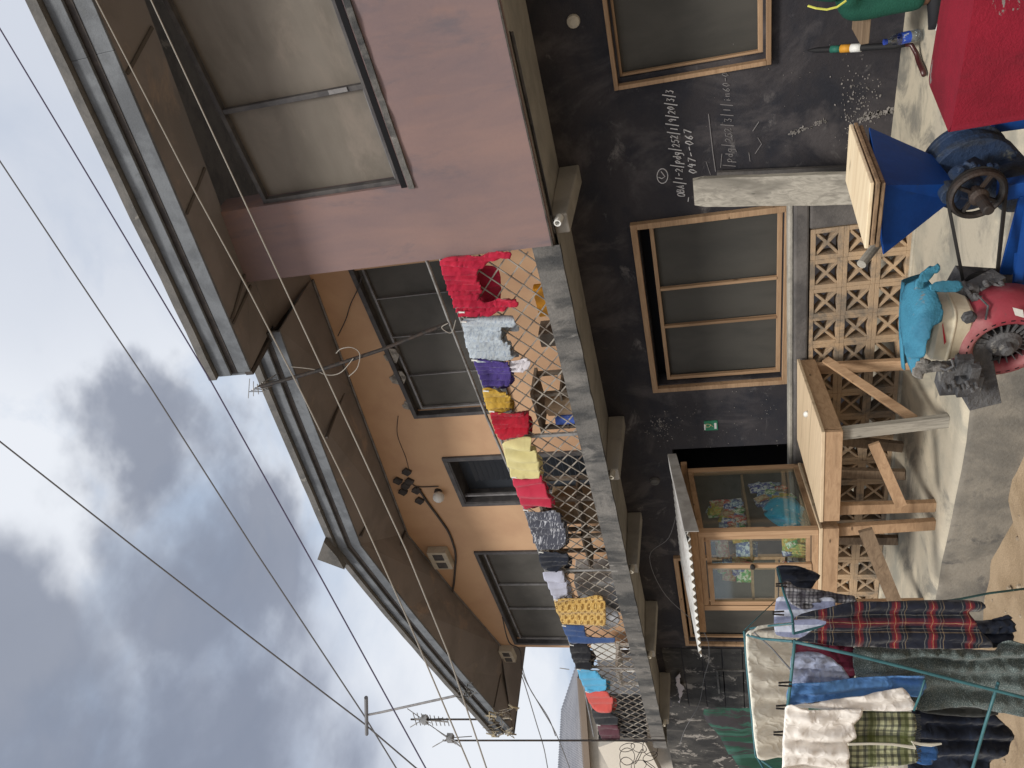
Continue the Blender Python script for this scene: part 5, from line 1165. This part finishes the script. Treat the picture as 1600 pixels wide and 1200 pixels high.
nb(eA, eB, -.6, eA.z-.02, .15, .3); mb.build('wall', mat('offwhite_wall', (.50,.47,.43), .9, (.40,.38,.35), 2), NH)
mb = MB(); nb(eA, eB, eA.z-.12, eA.z+.02, .0, .1); mb.build('eave_board', mat('brown_eave', (.20,.16,.13), .8), NH)
wA, wB = aD(945,1158,dN), aD(945,1178,dN); zt = aD(942,1168,dN).z; zb_ = aD(968,1168,dN).z
mb = MB(); nb(wA, wB, zb_, zt, .45, .04); wn_ = mb.build('window', M_black, NH)
mb = MB(); a2, b2 = aD(945,1140,dN), aD(945,1195,dN); nb(a2, b2, zb_-.35, zb_-.06, .42, .07); mb.build('window_surround', mat('pale_band_paint', (.6,.62,.6), .8), wn_)
mb = MB(); dg = [aD(968,1152,dN-.5), aD(1000,1215,dN-.5)]; mb.beam(dg[0], dg[1], .9, .2, side=Z); mb.build('stair_wall', mat('cream_stair', (.62,.58,.52), .9), NH)
# razor wire coils at the end of the balcony
mb = MB()
for k in range(9):
    c0 = aD(980+ (k % 3)*18, 1168+(k//3)*14, 12.5); mb.torus(c0, Vector((random.uniform(-1,1), random.uniform(-1,1), .3)), .13, .006, 16, 4)
o = mb.build('wire_coils', M_dmetal); tag(o, 'tangled wire coils in front of the cream wall beyond the balcony', 'wire')
dk0, dk1 = aD(960,1081,13.), aD(960,1158,13.)  # added dark sheet in place of the unlit interior past the balcony
mb = MB(); nb(dk0, dk1, aD(1010,1120,13.).z, aD(932,1120,13.).z, 0, .06)
for k in range(9):
    q = dk0.lerp(dk1, (k+.5)/9); mb.beam(Vector((q.x,q.y,aD(1010,1120,13.).z))-F0*.03, Vector((q.x,q.y,aD(932,1120,13.).z))-F0*.03, .05, .03, side=RR)
o = mb.build('dark_interior_panel', mat('dark_sheet', (.02,.021,.025), .8, (.035,.035,.038), 4)); tag(o, 'dark ribbed sheet added to stand in for the dark interior seen through the mesh', 'panel')
# mildewed yard wall closing the left end
o = panel([(-24, 2.7), (-13.0, 2.62)], [], YW-.0, .25, -.4).build('yard_wall', M_stained); tag(o, 'mildewed block yard wall continuing left of the house', 'wall')
bk_ = MB()
for k, zz in enumerate((.35,.65,.95,1.25,1.55,1.85,2.15)): bk_.box(-12.95, -10.95, YW-.012, YW-.001, zz, zz+.285)
bk_.build('bare_block_course', M_stained, H, bevel=.006)
o = cloth('green_tarpaulin', [(1100,1108),(1250,1108),(1380,1108),(1380,1290),(1240,1290),(1180,1230),(1150,1190),(1125,1150)], lambda x, y: aY(x, y, 4.9), mat('green_tarp', (.012,.055,.035), .8, (.03,.10,.075), 1.6, amt=(.45,.55), stretch=(3,1,.5), stain=(.035,.03,.035), st_sc=1.4, st_amt=(.5,.55), bump=.3), None, 10, .05, 35); tag(o, 'green and blue tarpaulin hanging at the yard wall behind the drying rack', 'tarpaulin')
o = cloth('white_rag', [(1054,1060),(1062,1050),(1064,1066),(1070,1072),(1066,1084),(1062,1098),(1060,1080)], lambda x, y: aY(x, y, YW-.08), laundry[3][2], None, 3, .02, 7, rag=5); tag(o, 'torn white rag snagged under the slab near the last bracket', 'cloth')
mb = MB(); mb.wire([aY(x, y, YW-.25) for x, y in ((1060,790),(1045,840),(1015,870),(1040,930),(1098,985),(1108,1025),(1100,1060),(1092,1100),(1070,1140),(1062,1165))], .0042, 4)
o = mb.build('hanging_wire', M_wire); tag(o, 'thin slack wire drooping across the dark wall by the left window', 'wire')

# ================================================================ DRYING RACK AND ITS LAUNDRY
DR = thing('drying_rack', (-3.3, 1.7, -.35), 'turquoise wire drying rack loaded with clothes on the dirt at the lower left', 'drying rack')
def rod(pts, r=.0075, nm='rod'):
    r *= .62
    return MB().tube([aD(*p) for p in pts], r, 8).build(nm, M_teal, DR, smooth=True)
rod([(1242,1000,2.42),(1236,1060,2.46),(1230,1110,2.50),(1226,1200,2.58),(1222,1260,2.62)], .0085)
rod([(1215,888,3.0),(1226,930,2.86),(1238,962,2.76),(1240,990,2.70)], .008)
rod([(1163,986,3.02),(1168,1050,3.04),(1176,1130,3.08),(1181,1180,3.10),(1186,1188,3.08),(1193,1200,3.0),(1199,1230,2.9)], .009)
rod([(1164,986,3.02),(1166,992,2.96),(1190,998,2.8),(1238,1002,2.44)], .0075)
rod([(1164,984,3.02),(1210,940,3.2)], .003)
rod([(1172,982,2.98),(1200,978,2.9),(1240,974,2.72)], .006)
rod([(1242,1003,2.42),(1330,1022,2.38),(1450,1052,2.33),(1600,1090,2.27),(1900,1170,2.15)], .0085, 'leg')
rod([(1560,1066,2.30),(1540,1130,2.36),(1520,1200,2.42),(1510,1240,2.45)], .008)
rod([(1445,1062,2.42),(1438,1085,2.44),(1428,1110,2.46)], .006)
rod([(1600,920,3.2),(1545,927,3.16),(1500,936,3.12),(1400,950,3.0),(1240,990,2.72)], .008, 'leg')
rod([(1181,1182,3.1),(1250,1230,3.15),(1700,1300,3.2)], .008, 'leg')
MB().tube([aD(1178,988,2.9), aD(1205,1012,2.7), aD(1235,1046,2.45)], .003, 5).build('cord', M_wire, DR)
cloth('white_strap', [(1180,982),(1184,978),(1210,974),(1236,972),(1236,976),(1210,979),(1186,983),(1172,993),(1170,990)], lambda x, y: aD(x, y, 2.9), F('white_tape', (.55,.53,.47)), DR, 3, .002)
GR = 'laundry on the drying rack'
M_off = F('cream_towel', (.84,.82,.74), (.76,.74,.66)); M_wht = F('white_sheet', (.88,.85,.82), (.82,.79,.76)); M_lb = F('light_blue_cotton', (.38,.43,.58), (.27,.32,.48)); M_bl = F('mid_blue_cotton', (.11,.26,.55), (.08,.20,.46))
M_plaid = F('red_plaid', (.012,.014,.024), None, 'plaid', [(.20,.012,.018),(.36,.26,.14),(.19,.19,.165)])
M_chk = F('black_white_check', (.35,.35,.38), None, 'check', [(.02,.02,.03),(.04,.035,.05)], 2.0)
M_scarf = F('green_check_scarf', (.42,.44,.28), None, 'check', [(.02,.025,.03),(.06,.075,.015)], 1.15)
M_rob = F('grey_green_print', (.075,.10,.10), None, 'speck', [(.24,.28,.28)], 1.0)
M_nav = F('deep_navy', (.010,.013,.024), (.016,.022,.04)); M_mar = F('dark_maroon', (.10,.012,.03)); M_gry = F('dark_grey_knit', (.05,.055,.055))
nv = (F0*-1 + RR*.15)
ND = tuple(nv)
rk = [
 ('white_towel', [(1166,990),(1200,985),(1245,984),(1262,1000),(1262,1090),(1262,1180),(1215,1182),(1184,1184),(1174,1100)], 2.95, 3.05, M_off, 'cream towel hanging square over the highest rack rail', 'towel', 30, .010),
 ('navy_hat', [(1213,886),(1222,883),(1244,884),(1262,890),(1281,899),(1272,912),(1258,926),(1228,926),(1216,905)], 3.02, 3.02, M_nav, 'black cap like garment pegged at the back corner of the rack', 'garment', 14, .02),
 ('checked_shirt', [(1222,910),(1232,908),(1245,918),(1275,920),(1300,926),(1335,932),(1336,945),(1290,940),(1262,952),(1238,945),(1226,925)], 2.93, 2.93, M_chk, 'small black and white checked shirt bunched over the back rail', 'shirt', 9, .02),
 ('lavender_cloth', [(1213,936),(1235,932),(1300,934),(1306,948),(1300,985),(1285,995),(1213,992)], 2.98, 2.90, F('lavender_cotton', (.20,.22,.33), None, 'stripe', [(.42,.45,.55)], .35), 'blue lavender striped cloth behind the plaid shirt collar', 'cloth', 16, .012),
 ('plaid_shirt', [(1240,968),(1252,958),(1290,950),(1330,941),(1420,939),(1500,938),(1532,940),(1537,948),(1534,956),(1516,958),(1530,985),(1552,1012),(1480,1012),(1400,1014),(1300,1008),(1262,1003),(1243,1002),(1262,990),(1285,978),(1292,972),(1272,966)], 2.62, 2.44, M_plaid, 'long red and black plaid shirt hanging down the middle of the rack', 'shirt', 22, .022),
 ('maroon_shirt', [(1241,1006),(1290,1007),(1330,1008),(1336,1030),(1334,1062),(1300,1068),(1260,1060),(1242,1046)], 2.66, 2.66, M_mar, 'dark maroon top hanging in shade behind the light blue shorts', 'shirt', 10, .015),
 ('light_blue_shorts', [(1237,1024),(1262,1020),(1285,1022),(1300,1030),(1314,1040),(1327,1060),(1312,1068),(1275,1068),(1237,1068)], 2.54, 2.55, M_lb, 'pale blue shorts gathered at the waistband on the front rail', 'shorts', 11, .022),
 ('grey_robe', [(1335,1012),(1400,1010),(1480,1014),(1550,1014),(1575,1000),(1600,1006),(1660,1010),(1680,1115),(1600,1118),(1555,1112),(1510,1102),(1450,1108),(1400,1098),(1362,1066),(1337,1058)], 2.60, 2.56, M_rob, 'grey green patterned robe trailing towards the ground', 'robe', 26, .03),
 ('black_sleeve', [(1500,972),(1540,972),(1578,962),(1586,975),(1585,995),(1576,1006),(1552,1012),(1530,1000)], 2.62, 2.62, M_nav, 'black sleeve hanging below the hem of the plaid shirt', 'garment', 9, .02),
 ('blue_cloth', [(1235,1070),(1300,1065),(1360,1059),(1430,1055),(1444,1056),(1447,1068),(1438,1088),(1400,1086),(1330,1090),(1280,1096),(1232,1103)], 2.50, 2.52, M_bl, 'bright mid blue cloth hanging long beside the white sheet', 'cloth', 17, .018),
 ('dark_blue_dress', [(1425,1105),(1500,1108),(1550,1115),(1562,1125),(1584,1145),(1582,1165),(1562,1180),(1545,1200),(1530,1240),(1425,1240)], 2.72, 2.66, M_nav, 'big deep navy dress hanging low at the left of the rack', 'dress', 30, .035),
 ('grey_trousers', [(1440,1030),(1500,1085),(1550,1100),(1552,1118),(1440,1112),(1425,1080)], 2.68, 2.68, M_gry, 'dark grey trousers between the robe and the navy dress', 'trousers', 16, .02),
 ('blue_bag', [(1430,1162),(1462,1164),(1466,1180),(1455,1194),(1432,1192)], 2.60, 2.6, F('royal_blue', (.03,.10,.28)), 'small royal blue garment below the green checked scarf', 'garment', 10, .01),
 ('checked_scarf', [(1325,1114),(1385,1113),(1424,1113),(1431,1122),(1431,1160),(1432,1190),(1380,1196),(1322,1200),(1318,1160)], 2.50, 2.50, M_scarf, 'olive green and black checked scarf with a fringe on the front rail', 'scarf', 24, .012),
 ('white_cloth', [(1231,1104),(1280,1096),(1340,1088),(1400,1077),(1412,1076),(1422,1088),(1431,1107),(1400,1110),(1340,1108),(1290,1107)], 2.46, 2.48, M_wht, 'white cotton cloth lying in a long point over the blue one', 'cloth', 18, .014),
 ('white_sheet', [(1227,1105),(1262,1108),(1300,1108),(1346,1107),(1340,1124),(1334,1132),(1336,1150),(1325,1166),(1327,1200),(1324,1250),(1228,1250)], 2.44, 2.46, M_wht, 'large wrinkled white sheet filling the lower left of the rack', 'sheet', 26, .022),
]
for i, (nm, poly, d0, d1, mt2, lb, ct, wl, am) in enumerate(rk):
    x0 = min(p[0] for p in poly); x1 = max(p[0] for p in poly)
    o = cloth(nm, poly, (lambda x, y, d0=d0, d1=d1, x0=x0, x1=x1: aD(x, y, d0+(d1-d0)*(x-x0)/(x1-x0))), mt2, None, 4.5, am, wl, 40+i*2.3, ND, top=x0); tag(o, lb, ct, GR)
mb = MB()
for k in range(30):
    y = 1116+k*2.5; mb.tube([aD(1429, y, 2.495), aD(1434, y+random.uniform(-1,1), 2.49), aD(1438+random.uniform(-1,2), y+random.uniform(-2,2), 2.49)], .0016, 3)
fr_o = [o_ for o_ in bpy.data.objects if o_.name.startswith('checked_scarf')][0]
mb.build('fringe', F('fringe_black', (.02,.022,.02)), fr_o)
o = MB().tube([aD(x, y, 2.42) for x, y in ((1325,1163),(1360,1162),(1395,1163),(1430,1168),(1425,1160),(1440,1163),(1455,1164),(1471,1162))], [.004,.004,.004,.006,.006,.005,.006,.003], 5).build('white_rope', F('cord_white', (.6,.58,.5))); tag(o, 'thin white twisted cord hanging over the checked scarf', 'cord')
for i, (x, y, d_) in enumerate(((1227,1069,2.46),(1223,1105,2.50),(1219,1146,2.52),(1221,914,2.9),(1216,958,2.85))):
    p = aD(x, y, d_); T = thing('clothes_peg', p, ('dark peg on the front rail over the blue cloth','dark peg at the corner of the white cloth','dark peg on the white sheet, furthest left','dark peg on the back rail at the black cap','dark peg on the back rail by the lavender cloth')[i], 'peg', 'pegs on the drying rack')
    ax = -UV
    MB().beam(p-UV*-.022+RV*.004, p+UV*-.022+RV*.007, .006, .004).build('jaw', M_dmetal, T); MB().beam(p-UV*-.022-RV*.004, p+UV*-.022-RV*.007, .006, .004).build('jaw', M_dmetal, T)
# shoes left under the display table
for i, (x, lb) in enumerate(((1302,'black shoe under the display table, nearest the tabletop edge view'),(1318,'middle one of three black shoes by the screen wall'),(1334,'black shoe nearest the floor by the screen wall'))):
    pass
